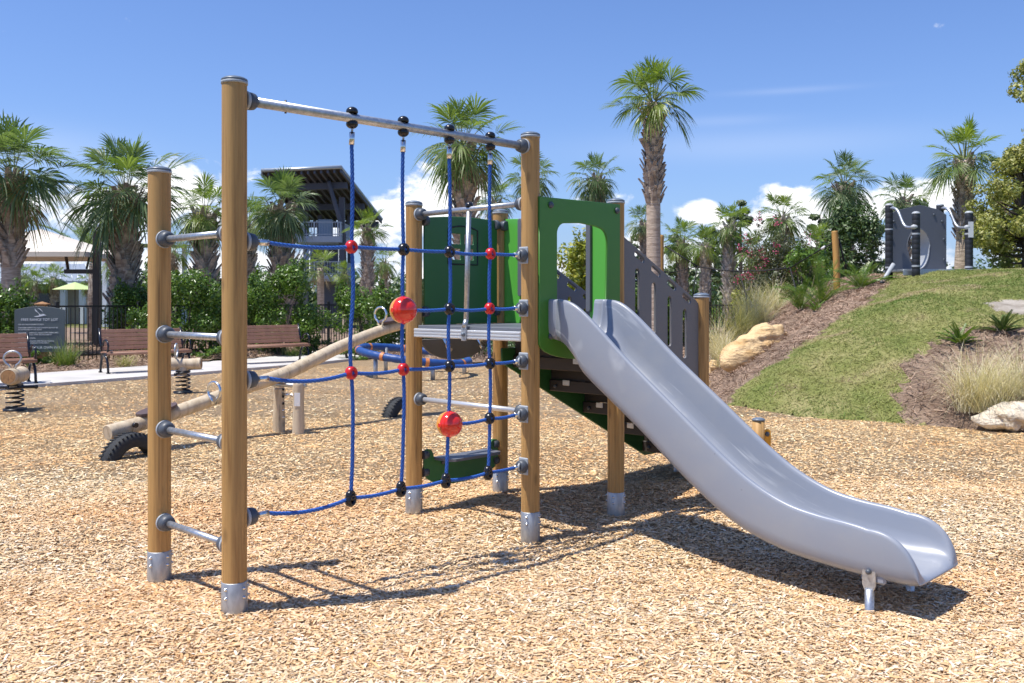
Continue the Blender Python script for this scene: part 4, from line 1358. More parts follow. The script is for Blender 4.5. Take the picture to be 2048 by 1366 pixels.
# rules sign
sg = thing('rules_sign', 'grey green playground rules sign with white bird emblem on cedar post', 'sign', (gx(80, 22.4), 22.4, 0), radians(6))
sw, sb_, stp = 1.13, .36, 1.40
b = MB(); b.box((.02, .09, .74), (.19, .15, 1.48), bev=.008); po = b.build('sign_post', M['cedar'], sg)
b = MB(); b.add([(-.13, -.02, 1.475), (.17, -.02, 1.475), (.17, .20, 1.475), (-.13, .20, 1.475), (-.13, -.02, 1.50), (.17, -.02, 1.50), (.17, .20, 1.50), (-.13, .20, 1.50), (.02, .09, 1.555)],
              [(0, 1, 5, 4), (1, 2, 6, 5), (2, 3, 7, 6), (3, 0, 4, 7), (4, 5, 8), (5, 6, 8), (6, 7, 8), (7, 4, 8), (3, 2, 1, 0)]); b.build('post_cap', M['cedar'], po)
arc = [(sw / 2 - sw * t, 1.355 + .085 * (1 - (2 * t - 1) ** 2)) for t in np.linspace(0, 1, 15)]
flat_panel('sign_board', [[(-sw / 2, sb_), (sw / 2, sb_)] + arc], .04, MU(-.005), M['sign'], sg)


def TX(x, z):
    return Matrix(((1, 0, 0, x), (0, 0, -1, -.030), (0, 1, 0, z), (0, 0, 0, 1)))


b_ = 'sign_lettering'
def caps_line(words, x, z, big, small):
    pass
text_mesh(b_, 'FREE RANGE TOT LOT', .082, TX(0, 1.10), M['signw'], sg, .002, 'CENTER', 1.0)
rows = [(1.00, 'FOR USE FROM DAWN TO DUSK.'), (.925, 'CHILDREN UNDER THE AGE OF EIGHT (8) MUST BE'), (.88, 'ACCOMPANIED BY AN ADULT.'), (.805, 'ALCOHOLIC BEVERAGES, GLASS CONTAINERS AND'),
        (.76, 'OTHER BREAKABLE ITEMS ARE PROHIBITED.'), (.68, 'NO ROUGHHOUSING.'), (.61, 'ALL FOOD, BEVERAGES AND MISCELLANEOUS'), (.565, 'ITEMS MUST BE DISPOSED OF PROPERLY.')]
for z, s in rows:
    text_mesh(b_, s, .040, TX(-.48, z), M['signw'], sg, .002, 'LEFT', .97)
text_mesh(b_, 'PLAY AT YOUR OWN RISK', .082, TX(0, .44), M['signw'], sg, .002, 'CENTER', .98)
bird = [(-.13, 1.205), (-.06, 1.212), (-.012, 1.222), (.0, 1.24), (-.022, 1.285), (-.06, 1.325), (-.105, 1.385), (-.095, 1.345), (-.085, 1.325), (-.045, 1.30), (-.02, 1.27), (.025, 1.245), (.05, 1.252), (.085, 1.262), (.115, 1.245),
        (.16, 1.222), (.11, 1.226), (.06, 1.212), (-.02, 1.196), (-.09, 1.192)]
flat_panel('bird_emblem', [bird], .006, MU(-.030), M['signw'], sg, .001)
flat_panel('bird_emblem', [[(-.05, 1.40), (.0, 1.375), (.05, 1.33), (.085, 1.285), (.055, 1.34), (.01, 1.385)]], .006, MU(-.030), M['signw'], sg, .001)


# fence
def fence(label, pts, z0, top=1.46, step=.115):
    t = thing('fence', label, 'fence', (pts[0][0], pts[0][1], z0), 0, 'black metal fences')
    P = [Vector((p[0] - pts[0][0], p[1] - pts[0][1], 0)) for p in pts]
    for i in range(len(P) - 1):
        a, c = P[i], P[i + 1]; L = (c - a).length; nb = max(1, round(L / 2.4)); d = (c - a).normalized(); ang = atan2(d.y, d.x); RM = Matrix.Rotation(ang, 3, 'Z')
        for k in range(nb):
            p = a + d * (L / nb) * k; q = a + d * (L / nb) * (k + 1)
            b = MB(); b.box(p + Vector((0, 0, top / 2 + .03)), (.075, .075, top + .06), RM, bev=.006); b.box(p + Vector((0, 0, top + .07)), (.09, .09, .03), RM, bev=.008)
            b.build('fence_post', M['fence'], t)
            b = MB(); m = (p + q) / 2
            for z in (top - .03, .18):
                b.box(m + Vector((0, 0, z)), ((q - p).length - .075, .032, .045), RM)
            s = .12
            while s < (q - p).length - .06:
                b.box(p + d * s + Vector((0, 0, top / 2 - .01)), (.022, .022, top - .10), RM); s += step
            b.build('picket_panel', M['fence'], t)
    return t


fence('black picket fence behind the benches and the sign', [(-19, 13.7), (-11.4, 23.8), (-4.6, 32.6)], .0)
fence('black picket fence behind the spinner ring and the stairs', [(-4.5, 32.8), (2, 33.5), (4.6, 31.0), (7.6, 27.5)], .0)

# ------------------------------------------------------------------ plants
def leaf_quad(b, p, d, n, L, w, mi=0):
    s = d.cross(n).normalized() * (w / 2)
    m = p + d * (L * .5)
    b.add([p, m + s, p + d * L, m - s], [(0, 1, 2, 3)], mi)


def rvec(r):
    while True:
        v = Vector((r.uniform(-1, 1), r.uniform(-1, 1), r.uniform(-1, 1)))
        if .05 < v.length < 1:
            return v.normalized()


def leaf_cloud(clumps, n, L, seed, up=.35, flat=1.0):
    """clumps: [(centre, (rx, ry, rz))]; leaves sit mostly near each clump's shell"""
    g = np.random.default_rng(seed)
    w = np.array([c[1][0] * c[1][1] + c[1][0] * c[1][2] for c in clumps]); w = w / w.sum()
    ids = g.choice(len(clumps), n, p=w)
    C = np.array([tuple(c[0]) for c in clumps])[ids]; Rd = np.array([c[1] for c in clumps])[ids]
    d = g.normal(size=(n, 3)); d /= np.linalg.norm(d, axis=1)[:, None]
    rad = g.uniform(.35, 1.0, n) ** .45 * (1 + .16 * g.normal(size=n) * (g.random(n) < .3))
    P = C + d * Rd * rad[:, None]
    nr = d + g.normal(size=(n, 3)) * .55 + np.array([0, 0, up]); nr /= np.linalg.norm(nr, axis=1)[:, None]
    t = np.cross(nr, g.normal(size=(n, 3))); t /= np.linalg.norm(t, axis=1)[:, None]
    s = np.cross(nr, t)
    l = (L * g.uniform(.5, 1.5, n))[:, None]; wd = l * .27
    V = np.stack([P - t * l * .5, P + s * wd, P + t * l * .5 + nr * l * .06, P - s * wd], 1).reshape(-1, 3)
    F = np.arange(4 * n).reshape(n, 4)
    return V, F


def bush_clumps(w, d, h, n, seed, base=.12, taper=.6):
    r = random.Random(seed); out = []
    for k in range(n):
        t = r.random() ** .9
        z = base * h + (1 - base) * h * t
        k2 = sqrt(max(.05, 1 - (max(0, t - .35) / .65) ** 2 * taper * 1.2)) if t > .35 else .75 + .25 * t / .35
        a = r.uniform(0, 2 * pi); q = sqrt(r.uniform(.25, 1)) * k2 * .82
        s = r.uniform(.17, .30)
        out.append((Vector((cos(a) * q * w / 2, sin(a) * q * d / 2, z - s * h * .3)), (s * w * .62, s * d * .62, s * h * .62)))
    return out


def shrub(label, x, Y, w, h, n, leaf, seed, mat='leaf', name='shrub', cat='shrub', z=None, d=None, group='shrubs along the fence', nc=26, L=.085):
    z0 = ground_z(x, Y) if z is None else z
    t = thing(name, label, cat, (x, Y, z0), 0, group)
    r = random.Random(seed); d = d or w
    b = MB()
    for k in range(6):
        a = r.uniform(0, 6.28); b.tube([(0.05 * cos(a), .05 * sin(a), -.1), (.12 * w * cos(a), .12 * d * sin(a), h * .3), (.26 * w * cos(a), .26 * d * sin(a), h * .7)], [.03, .02, .008], 6)
    b.build('stem', M['bark'], t)
    cl = bush_clumps(w, d, h * .86, nc, seed)
    for c_, rr_ in [r.choice(cl) for k in range(nc)]:
        o_ = (Vector((c_.x, c_.y, max(.2, c_.z - h * .35)))).normalized(); e_ = c_ + Vector((o_.x * rr_[0], o_.y * rr_[1], o_.z * rr_[2])) * r.uniform(1.0, 1.35); s_ = .045 * w * r.uniform(.6, 1.3)
        cl.append((e_, (s_, s_, s_ * 1.9)))
    V, F = leaf_cloud(cl, n, L, seed)
    np_mesh('foliage', V, F, M[mat], parent=t)
    return t


def fan_frond(b, base, azm, elv, pl, R, r, mi, pm, droop=.5, nseg=30, spread=118):
    base = Vector(base)
    f0 = Vector((cos(azm) * cos(elv), sin(azm) * cos(elv), sin(elv)))
    pts = []; p = base.copy(); d = f0.copy()
    bend = droop * .55
    for k in range(6):
        pts.append(p.copy()); p = p + d * (pl / 5); d = (d + Vector((0, 0, -bend * .2))).normalized()
    b.tube(pts, [.020, .017, .014, .012, .010, .009], 5, mi=pm, caps=False)
    P = pts[-1]; f = d
    s = f.cross(Vector((0, 0, 1)))
    s = s.normalized() if s.length > .05 else Vector((1, 0, 0))
    s = (Matrix.Rotation(r.uniform(-.5, .5), 3, f) @ s).normalized()
    u = s.cross(f).normalized()
    for i in range(nseg):
        ph = radians(-spread + 2 * spread * (i + .5) / nseg + r.uniform(-2, 2))
        dr = (f * cos(ph) + s * sin(ph) + u * (.30 * abs(sin(ph)) - .05)).normalized()
        o = P + f * (.22 * R * max(0, cos(ph)) * .8)
        L = R * (.66 + .30 * max(-.4, cos(ph)) + r.uniform(-.09, .07))
        wm = 2 * L * .5 * radians(spread * 2 / nseg) * .50
        if r.random() < .06: continue
        tt = (0, .30, .52, .75, 1.0); ww = (.15, .62, 1.0, .62, .06)
        dd = droop * r.uniform(.7, 1.35)
        wd = dr.cross(u); wd = wd.normalized() if wd.length > .1 else s
        tw = r.uniform(-.5, .5); wv = wd * cos(tw) + u * sin(tw)
        ps = []
        for t_, w_ in zip(tt, ww):
            c = o + dr * (L * t_) + Vector((0, 0, -1)) * (dd * L * max(0, t_ - .30) ** 2 * 1.05)
            ps += [c + wv * (wm * w_ * .5), c - wv * (wm * w_ * .5)]
        b.add(ps, [(2 * k, 2 * k + 1, 2 * k + 3, 2 * k + 2) for k in range(4)], mi)


def palm(label, x, Y, cz, R, tr=.19, seed=1, nf=26, boots=(.45, 1.0), base_x=None, mats=('fan', 'fanyel'), z0=None, flower=None, droop=.80, top_bias=0.0, pale=False, group='sabal palms', young=.14, lean=None, low=None, extra=(), hub=.22, dead=3):
    """sabal palm: x, Y trunk foot; cz crown centre height; R crown radius; boots = part of the trunk that keeps old leaf bases"""
    r = random.Random(seed)
    g = ground_z(x, Y) if z0 is None else z0
    t = thing('palm_tree', label, 'palm tree', (x, Y, g), 0, group)
    Hh = cz - g - R * hub
    lean = lean or (r.uniform(-.02, .02), r.uniform(-.02, .02))
    bx = (0 if base_x is None else base_x)
    def ctr(z):
        q = z / Hh
        return Vector((bx * (1 - q) ** 2 * (1 if base_x else 0) + lean[0] * z, lean[1] * z, z))
    b = MB(); ps, rr = [], []
    for k in range(19):
        z = -.2 + (Hh + .25) * k / 18; q = max(0, z / Hh)
        ps.append(ctr(z)); rr.append(tr * (1.22 - .30 * min(1, q * 3) if q < .33 else .92) * (1 + r.uniform(-.02, .02)) * (1 if q < .9 else .85))
    b.tube(ps, rr, 18, mi=0)
    b0, b1 = boots
    if b1 > b0:
        nb = int((b1 - b0) * Hh / .105)
        for k in range(nb):
            zq = b0 * Hh + (b1 - b0) * Hh * (k + .5) / nb
            for j in range(5):
                a = k * 2.4 + j * 2 * pi / 5 + r.uniform(-.3, .3)
                c = ctr(zq); L = r.uniform(.20, .36) * (tr / .19); out = r.uniform(.28, .62)
                d = Vector((cos(a) * out, sin(a) * out, 1)).normalized(); sd = Vector((-sin(a), cos(a), 0)); nn_ = d.cross(sd)
                p = c + Vector((cos(a), sin(a), 0)) * tr * .86
                w0, w1, th = .085 * tr / .19, .045 * tr / .19, .026
                sk = sd * r.uniform(-.10, .10)
                v = []
                for (tt_, w_, h_) in ((0, w0, th), (.55, w0 * .72, th * .9), (1.0, w1, th * .6)):
                    q = p + d * L * tt_ + sk * tt_ * L * 3 + Vector((cos(a), sin(a), 0)) * (.10 * tt_ * tt_ * L)
                    v += [q + sd * w_ + nn_ * h_ * .3, q - sd * w_ + nn_ * h_ * .3, q - sd * w_ * .8 - nn_ * h_, q + sd * w_ * .8 - nn_ * h_]
                F = []
                for m_ in range(2):
                    for e in range(4):
                        e2 = (e + 1) % 4; F.append((m_ * 4 + e, m_ * 4 + e2, m_ * 4 + 4 + e2, m_ * 4 + 4 + e))
                F.append((8, 9, 10, 11))
                b.add(v, F, 1)
    b.build('trunk', [M['trunk_low'], M['bootpale' if pale else 'boot']], t)
    c = MB(); top = ctr(Hh)
    for k in range(nf):
        q = (k + .5) / nf
        elv = radians(88 - (88 - (-38 if low is None else low)) * q ** .85 + r.uniform(-9, 9)) ; azm = k * 2.39996 + r.uniform(-.35, .35)
        yng = q < young
        fan_frond(c, top + Vector((cos(azm), sin(azm), 0)) * .06 + Vector((0, 0, .30 * (1 - q) * R * .5)), azm, elv, R * (.36 + .20 * r.random()) * (1.2 if q < .5 else .9), R * (.58 + .16 * r.random()) * (.9 if yng else 1), r, 1 if (yng or r.random() < .1) else 0, 2,
                  droop * (.45 + 1.0 * q), nseg=30 if R * FPX / Y > 55 else 22)
    for (azm, elv, k_) in extra:
        fan_frond(c, top, radians(azm), radians(elv), R * .72 * k_, R * .62 * k_, r, 0, 2, droop * .35, nseg=34, spread=80)
    for k in range(dead):
        fan_frond(c, top - Vector((0, 0, .1)), r.uniform(0, 6.28), radians(r.uniform(-72, -35)), R * .42, R * .55, r, 3, 3, .7, nseg=20, spread=70)
    c.build('crown', [M[mats[0]], M[mats[1]], M['petiole'], M['deadfan']], t)
    if flower:
        f = MB(); a, L, col = flower
        a = radians(a); q0 = top + Vector((0, 0, .1))
        for k in range(3):
            aa = a + (k - 1) * .22
            tip = top + Vector((cos(aa) * L * .55, sin(aa) * L * .55, -L * (.35 + .1 * k)))
            midp = top + Vector((cos(aa) * L * .45, sin(aa) * L * .45, .10 * L))
            f.tube([q0, midp, tip], [.016, .010, .005], 5)
            for j in range(130):
                u_ = r.uniform(.45, 1.0); c_ = midp.lerp(tip, u_ * 1.05 - .05)
                v = rvec(r); e = c_ + v * r.uniform(.06, .26) * L * .75
                leaf_quad(f, c_, (e - c_).normalized(), rvec(r), (e - c_).length, .018)
        f.build('flower_stalk', M[col], t)
    return t


def palm_px(label, xt, yc, rc, Y, wt, seed, xb=None, **kw):
    """crown at photo pixel (xt, yc), radius rc and trunk width wt in pixels, at distance Y"""
    X = gx(xt, Y); bx = None
    return palm(label, X, Y, gz(yc, Y), .86 * rc * Y / FPX, tr=.84 * wt * Y / FPX / 2, seed=seed, **kw)


palm_px('large palm at the left picture edge with dry flower sprays', 20, 338, 124, 26.5, 46, 1, boots=(.50, 1.0), nf=34, flower=(-60, 1.3, 'inflor'), mats=('fanblue', 'fan'), lean=(.012, 0), low=-22, extra=((-5, 18, 1.25),))
palm_px('tall thick palm rising behind the left picture-edge bush, bearing tan flowers', 245, 372, 126, 27.5, 52, 2, boots=(.25, 1.0), nf=38, flower=(-70, 1.35, 'inflor'), mats=('fanblue', 'fan'), low=-34, extra=((-8, 35, 1.2), (185, 20, 1.1)))
palm_px('palm with yellow flowers between the two ladder posts', 412, 418, 76, 33, 42, 3, boots=(.2, 1.0), nf=26, flower=(-95, .95, 'infyel'), pale=True)
palm_px('bushy palm in front of the lookout tower roof', 566, 408, 78, 33, 44, 4, boots=(.1, 1.0), nf=32, mats=('fanblue', 'fan'), low=-45)
palm_px('shorter palm just right of the tall ladder post', 492, 438, 62, 35, 34, 5, boots=(.1, 1.0), nf=24, mats=('fanblue', 'fan'), pale=True)
palm_px('slim upright palm right of the tower posts', 733, 452, 48, 41, 22, 6, boots=(.2, 1.0), nf=20, droop=.4)
palm_px('small young palm against the lower tower deck', 642, 530, 44, 44, 18, 7, boots=(.2, .2), nf=18, droop=.45)
palm_px('big round-headed palm behind the rope net top', 932, 276, 106, 25.5, 42, 8, boots=(.35, 1.0), nf=30, mats=('fan', 'fan'), low=-42, extra=((4, 30, 1.05),))
palm_px('low palm crown half hidden behind the window panel palm', 990, 398, 46, 44, 20, 9, boots=(.3, 1.0), nf=22, mats=('fanblue', 'fan'))
palm_px('narrow palm behind the tall net post', 1066, 350, 58, 40, 20, 10, boots=(.3, 1.0), nf=22, droop=.8, mats=('fanblue', 'fan'))
palm_px('mid-distance palm left of the tallest palm', 1193, 352, 60, 37, 28, 11, boots=(.3, 1.0), nf=26, mats=('fanblue', 'fan'), low=-45)
palm_px('tallest palm, with smooth ringed trunk and grey leaf stubs', 1308, 176, 92, 22.0, 36, 12, boots=(.62, .97), nf=30, young=.34, low=-14, droop=.72, lean=(-.004, 0), extra=((180, 4, 1.0),), hub=.42, dead=0)
palm_px('thin palm half hidden behind the tallest palm trunk', 1290, 440, 42, 42, 16, 13, boots=(.3, 1.0), nf=18, mats=('fanblue', 'fan'))
palm_px('palm in the distant cluster right of the tallest trunk', 1368, 478, 52, 46, 18, 14, boots=(.2, 1.0), nf=24)
palm_px('pale-trunked distant palm next to the hanging rope corner', 1408, 486, 44, 44, 18, 15, boots=(.1, 1.0), nf=20, pale=True)
palm_px('palm with shaggy grey trunk in front of the thin pine', 1460, 445, 50, 38, 24, 16, boots=(.22, 1.0), nf=24, pale=True, low=-48)
palm_px('palm standing above the pink crape myrtle', 1566, 428, 54, 35, 24, 17, boots=(.3, 1.0), nf=22, pale=True, extra=((0, 15, 1.0),))
palm_px('palm with hanging skirt behind the raw wooden pole', 1693, 362, 68, 31, 30, 18, boots=(.4, 1.0), nf=30, mats=('fanblue', 'fan'), low=-55, extra=((5, 28, 1.0),))
palm_px('low palm crown just left of the play unit posts', 1806, 392, 58, 36, 26, 19, boots=(.4, 1.0), nf=20, mats=('fanblue', 'fan'), extra=((0, 25, 1.05),))
palm_px('sturdy palm on the mound behind the play unit', 1926, 290, 82, 22.6, 34, 20, boots=(.30, 1.0), nf=26, young=.42, low=-26, droop=.6, hub=.5, dead=1)
palm_px('leafy palm behind the crape myrtle on its right', 1640, 492, 56, 36, 20, 21, boots=(.2, 1.0), nf=26)
palm_px('palm low behind the crape myrtle on its left', 1505, 500, 44, 37, 20, 22, boots=(.1, 1.0), nf=22, pale=True)
for i, (xt, yc, rc, Y, wt, lab) in enumerate([(50, 548, 30, 62, 12, 'distant slim palm left of the maroon doors'), (70, 560, 26, 60, 10, 'distant palm touching the maroon doors'), (108, 552, 32, 61, 13, 'distant palm right of the maroon doors'),
                                             (182, 560, 30, 58, 14, 'distant palm behind the shade canopy mast'), (232, 520, 40, 48, 18, 'palm behind the tall thick palm trunk'), (345, 500, 44, 44, 18, 'palm hidden low behind the short ladder post'), (690, 545, 30, 50, 12, 'small palm below the tower column'),
                                             (770, 520, 38, 48, 15, 'dim palm behind the upper red ball')]):
    palm_px(lab, xt, yc, rc, Y, wt, 60 + i, boots=(.35, .98), nf=18, group='sabal palms')


def pinnate(b, base, azm, elv, L, r, mi=0, nl=34, ll=.22, droop=.8, w=.022, curl=.35):
    base = Vector(base); d = Vector((cos(azm) * cos(elv), sin(azm) * cos(elv), sin(elv))); p = base.copy(); pts = []
    for k in range(11):
        pts.append(p.copy()); p = p + d * (L / 10); d = (d + Vector((0, 0, -droop * .13 * (k / 10 + .3)))).normalized()
    b.tube(pts, [.016 * L / 2 * (1 - .08 * k) + .002 for k in range(11)], 4, mi=mi, caps=False)
    for i in range(nl):
        q = .12 + .88 * (i + .5) / nl; f = q * 10; k = min(9, int(f)); c = pts[k].lerp(pts[k + 1], f - k); t = (pts[k + 1] - pts[k]).normalized()
        s = t.cross(Vector((0, 0, 1))); s = s.normalized() if s.length > .05 else Vector((1, 0, 0)); u = s.cross(t)
        l = ll * (1 - abs(q - .45) * .9) * r.uniform(.85, 1.15)
        for sg_ in (-1, 1):
            dv = (t * .75 + s * sg_ + u * curl).normalized()
            e = c + dv * l + Vector((0, 0, -.12 * l)); wv = t.cross(dv).cross(dv).normalized() * w / 2; m = c + dv * l * .5
            b.add([c, m + wv, e, m - wv], [(0, 1, 2, 3)], mi)


dp = thing('date_palm', 'feathery date palm arching behind the cream shade canopy', 'palm tree', (gx(186, 36), 36, 0), 0)
b = MB(); b.tube([(0, 0, -.2), (0, 0, 1.6), (.05, 0, 3.0)], [.22, .19, .18], 14); b.build('trunk', M['boot'], dp)
b = MB(); r = random.Random(9)
for k in range(26):
    pinnate(b, (.05, 0, 3.0), k * 2.4, radians(r.uniform(15, 80)), r.uniform(2.2, 3.0), r, nl=44, ll=.34, droop=.95, w=.03)
b.build('crown', M['fanblue'], dp)


def cycad(label, x, Y, L, n, seed, mat, group='cycads on the mound', z=None, elv=(20, 75)):
    t = thing('cycad', label, 'cycad', (x, Y, (ground_z(x, Y) if z is None else z) - .02), 0, group); r = random.Random(seed); b = MB()
    for k in range(n):
        pinnate(b, (0, 0, .02), k * 2.4 + r.uniform(-.3, .3), radians(r.uniform(*elv)), L * r.uniform(.8, 1.15), r, nl=30, ll=.15 * L / .7, droop=.8, w=.013, curl=.5)
    b.build('fronds', M[mat], t)
    b = MB(); b.ball((0, 0, .0), .07, 10, 6); b.build('stem', M['bark'], t)
    return t


def hp(x, y):
    X, Y = hill_hit(x, y); return X, Y


for i, (px_, py_, L, n, mat, lab) in enumerate([(1920, 690, .36, 18, 'cycad', 'yellow green cycad on the straw bed above the pale grass clump'), (2005, 668, .36, 17, 'cycaddark', 'dark cycad higher up the bed at the right picture edge'),
                                                (1722, 578, .75, 17, 'cycad', 'yellow green cycad right of the raw wooden pole'), (1640, 612, .95, 16, 'cycad', 'tall upright green cycad left of the raw wooden pole'),
                                                (1600, 622, .7, 14, 'cycad', 'bright cycad farthest left on the mound flank'), (1632, 625, .28, 12, 'cycad', 'tiny bright green plant below the tall cycad')]):
    X, Y = hp(px_, py_); cycad(lab, X, Y, L, n, 30 + i, mat, elv=(35, 85) if 'upright' in lab else (20, 75))


def grass_clump(label, x, Y, h, spread, n, seed, mat='straw', group='ornamental grass clumps', z=None, plumes=0, name='ornamental_grass', bw=.009, dro=1.0):
    z0 = (ground_z(x, Y) if z is None else z)
    t = thing(name, label, 'grass clump', (x, Y, z0 - .03), 0, group); r = random.Random(seed); b = MB()
    for k in range(n):
        a = r.uniform(0, 6.28); e = radians(r.triangular(25, 88, 68)); L = h * r.uniform(.6, 1.25); p = Vector((r.gauss(0, .10) * spread, r.gauss(0, .10) * spread, 0))
        d = Vector((cos(a) * cos(e), sin(a) * cos(e), sin(e))); w = bw * r.uniform(.7, 1.3); sd = Vector((-sin(a), cos(a), 0)) * w / 2; ps = []
        dr = r.uniform(.25, .75) * spread * dro
        for q in range(6):
            ps += [p + sd * (1 - q / 5.2), p - sd * (1 - q / 5.2)]; p = p + d * L / 5; d = (d + Vector((cos(a) * .10, sin(a) * .10, -dr * .30 * (q * .4 + .3)))).normalized()
        b.add(ps, [(2 * q, 2 * q + 1, 2 * q + 3, 2 * q + 2) for q in range(5)])
    b.build('blades', M[mat], t)
    return t


X, Y = hp(1965, 822); grass_clump('pale dry grass clump drooping over the rock at the right edge', X, Y, 1.05, 1.3, 1000, 1, 'straw', bw=.008, dro=1.8)
X, Y = hp(2040, 790); grass_clump('pale dry grass clump at the far right edge behind the rock', X, Y, .85, .8, 260, 2, 'straw')
gcl = [(1440, 21.5, 1.30, 420, 'straw', 'tall straw grass beside the stair post'), (1478, 22.0, 1.35, 420, 'strawgreen', 'tall grass clump behind the long yellow rock'), (1520, 22.5, 1.15, 360, 'straw', 'straw grass left of the bright cycad'), (1455, 19.8, .85, 360, 'straw', 'low straw grass just above the long yellow rock'),
       (1500, 24.5, 1.5, 300, 'strawgreen', 'tallest grass clump below the hanging rope'), (1545, 24, 1.0, 300, 'straw', 'straw grass in front of the low black fence')]
for i, (px_, Y, h, n, mat, lab) in enumerate(gcl):
    grass_clump(lab, gx(px_, Y), Y, h, 1.0, n, 40 + i, mat, bw=.012)
grass_clump('green tufted grass between the sign and the bench', gx(132, 21.9), 21.9, .85, .9, 300, 50, 'sedge', bw=.014, group='ornamental grass clumps')
grass_clump('small grass tuft under the middle of the bench by the sign', gx(250, 22.2), 22.2, .5, .8, 180, 51, 'strawgreen', bw=.012)
grass_clump('low grass tuft behind the far bench', gx(585, 26.2), 26.2, .5, .9, 200, 52, 'sedge', bw=.012)
for i, (px_, Y, w, h, lab) in enumerate([(62, 22.0, .55, .45, 'small leafy plant at the foot of the sign'), (112, 22.6, .55, .45, 'small leafy plant right of the sign post'), (640, 27, 1.2, .55, 'low green mound of leaves in front of the pool'), (420, 24.5, 1.0, .4, 'low green groundcover plant behind the bench'), (545, 27.5, 1.3, .6, 'low plant behind the far bench armrest'),
                                         (700, 25.5, 1.2, .45, 'low plant where the path ends'), (960, 25.0, 1.5, .65, 'dark low shrub seen under the platform deck'), (1030, 24.2, .9, .6, 'small low shrub right of the rear platform post')]):
    shrub(lab, gx(px_, Y), Y, w, h, 1100, 'leaf', 70 + i, 'leafdark' if i in (2, 4, 6, 7) else 'leaf', group='low bed plants', nc=12, L=.075)

SHR = [(5, 22.8, 1.5, 2.2, 5200, 'leaf', 'bush at the left picture edge in front of the palm trunk'), (370, 25.5, 2.75, 2.75, 12000, 'leaf', 'large glossy bush seen between the ladder posts'), (262, 27, 1.5, 2.3, 4500, 'leaf', 'leafy bush left of the short ladder post'),
       (562, 26.8, 2.3, 2.85, 12000, 'leaf', 'large glossy bush right of the tall ladder post'), (738, 27.5, 2.0, 2.55, 9500, 'leaf', 'glossy bush behind the upper red ball'),
       (835, 29.0, 1.5, 2.1, 5000, 'leafdark', 'bush hidden behind the left platform post'), (478, 29, 1.6, 2.4, 4500, 'leafdark', 'bush partly hidden by the tall ladder post')]
for i, (px_, Y, w, h, n, mat, lab) in enumerate(SHR):
    shrub(lab, gx(px_, Y), Y, w, h, int(n * 1.5), 'leaf', 90 + i, mat, nc=34, L=.076)
shrub('dark evergreen bush behind the play unit', gx(1712, 29), 29, 2.1, gz(418, 29), 13000, 'leaf', 110, 'leafdark', nc=40, L=.10, group='bushes beyond the mound')
shrub('yellow green tree seen through the slide entry opening', gx(1150, 31), 31, 2.2, gz(448, 31), 9000, 'leaf', 111, 'leafyel', nc=30, L=.13, group='bushes beyond the mound')
shrub('green bush behind the slotted stair rail', gx(1285, 30), 30, 2.4, 2.5, 7000, 'leaf', 112, 'leaf', nc=28, L=.11, group='bushes beyond the mound')
shrub('green bush low behind the hanging ropes', gx(1370, 31), 31, 2.6, 1.9, 6000, 'leaf', 113, 'leaf', nc=26, L=.11, group='bushes beyond the mound')
shrub('olive bush at the foot of the crape myrtle', gx(1610, 27.5), 27.5, 2.2, 2.1, 6000, 'leaf', 114, 'leaf', nc=24, L=.10, group='bushes beyond the mound')
shrub('olive bush behind the low black fence', gx(1530, 30), 30, 2.4, 1.9, 6000, 'leaf', 115, 'leafyel', nc=24, L=.10, group='bushes beyond the mound')
shrub('dark shrub behind the lime door panel', gx(1020, 30), 30, 2.4, 1.9, 5000, 'leaf', 116, 'leafdark', nc=24, L=.11, group='bushes beyond the mound')
shrub('shrub behind the window panel', gx(900, 31), 31, 2.6, 2.0, 5000, 'leaf', 117, 'leafdark', nc=24, L=.11, group='bushes beyond the mound')

# crape myrtle with pink flower heads
cm = shrub('crape myrtle with pink flower heads beyond the mound', gx(1562, 29), 29, 2.9, gz(465, 29), 11000, 'leaf', 120, 'leafmyrtle', 'crape_myrtle', 'flowering tree', nc=60, L=.085, group=None)
b = MB(); r = random.Random(4)
for k in range(24):
    a = r.uniform(0, 6.28); z = r.uniform(.4, 1.0) * gz(462, 29); q = 1.55 * sqrt(max(.1, 1 - (z / gz(455, 29)) ** 2 * .75)) * r.uniform(.7, 1.05)
    c = Vector((cos(a) * q, sin(a) * q, z))
    for j in range(26):
        p = c + Vector((r.gauss(0, .07), r.gauss(0, .07), r.gauss(0, .10))); leaf_quad(b, p, rvec(r), rvec(r), .06, .05)
b.build('blossom', M['pink'], cm)


def tree(label, x, Y, h, trunk_h, w, n, seed, mat, L, group, name='broadleaf_tree', cat='tree', clump=.24, nc=40, tr=.10, dense=1.0):
    z0 = ground_z(x, Y); t = thing(name, label, cat, (x, Y, z0), 0, group); r = random.Random(seed); b = MB()
    ptop = Vector((r.uniform(-.15, .15), 0, h * .8)); b.tube([(0, 0, -.2), (0, 0, trunk_h), ptop], [tr, tr * .8, tr * .2], 9)
    cl = []
    for k in range(nc):
        a = r.uniform(0, 6.28); z = trunk_h + (h - trunk_h) * r.random(); q = (z - trunk_h) / (h - trunk_h)
        rr = w / 2 * (sin(pi * min(1, .18 + q * .78)) ** .7) * sqrt(r.uniform(.15, 1)); s = clump * r.uniform(.6, 1.25) * w * .5
        c = Vector((cos(a) * rr, sin(a) * rr, z)); cl.append((c, (s, s, s * .75)))
        st = Vector((0, 0, max(trunk_h * .8, z * .72))); b.tube([st, st.lerp(c, .5) + Vector((0, 0, -.05)), c], [tr * .32, tr * .2, tr * .08], 5)
    b.build('trunk', M['bark'], t)
    V, F = leaf_cloud(cl, n, L, seed); np_mesh('crown', V, F, M[mat], parent=t)
    return t


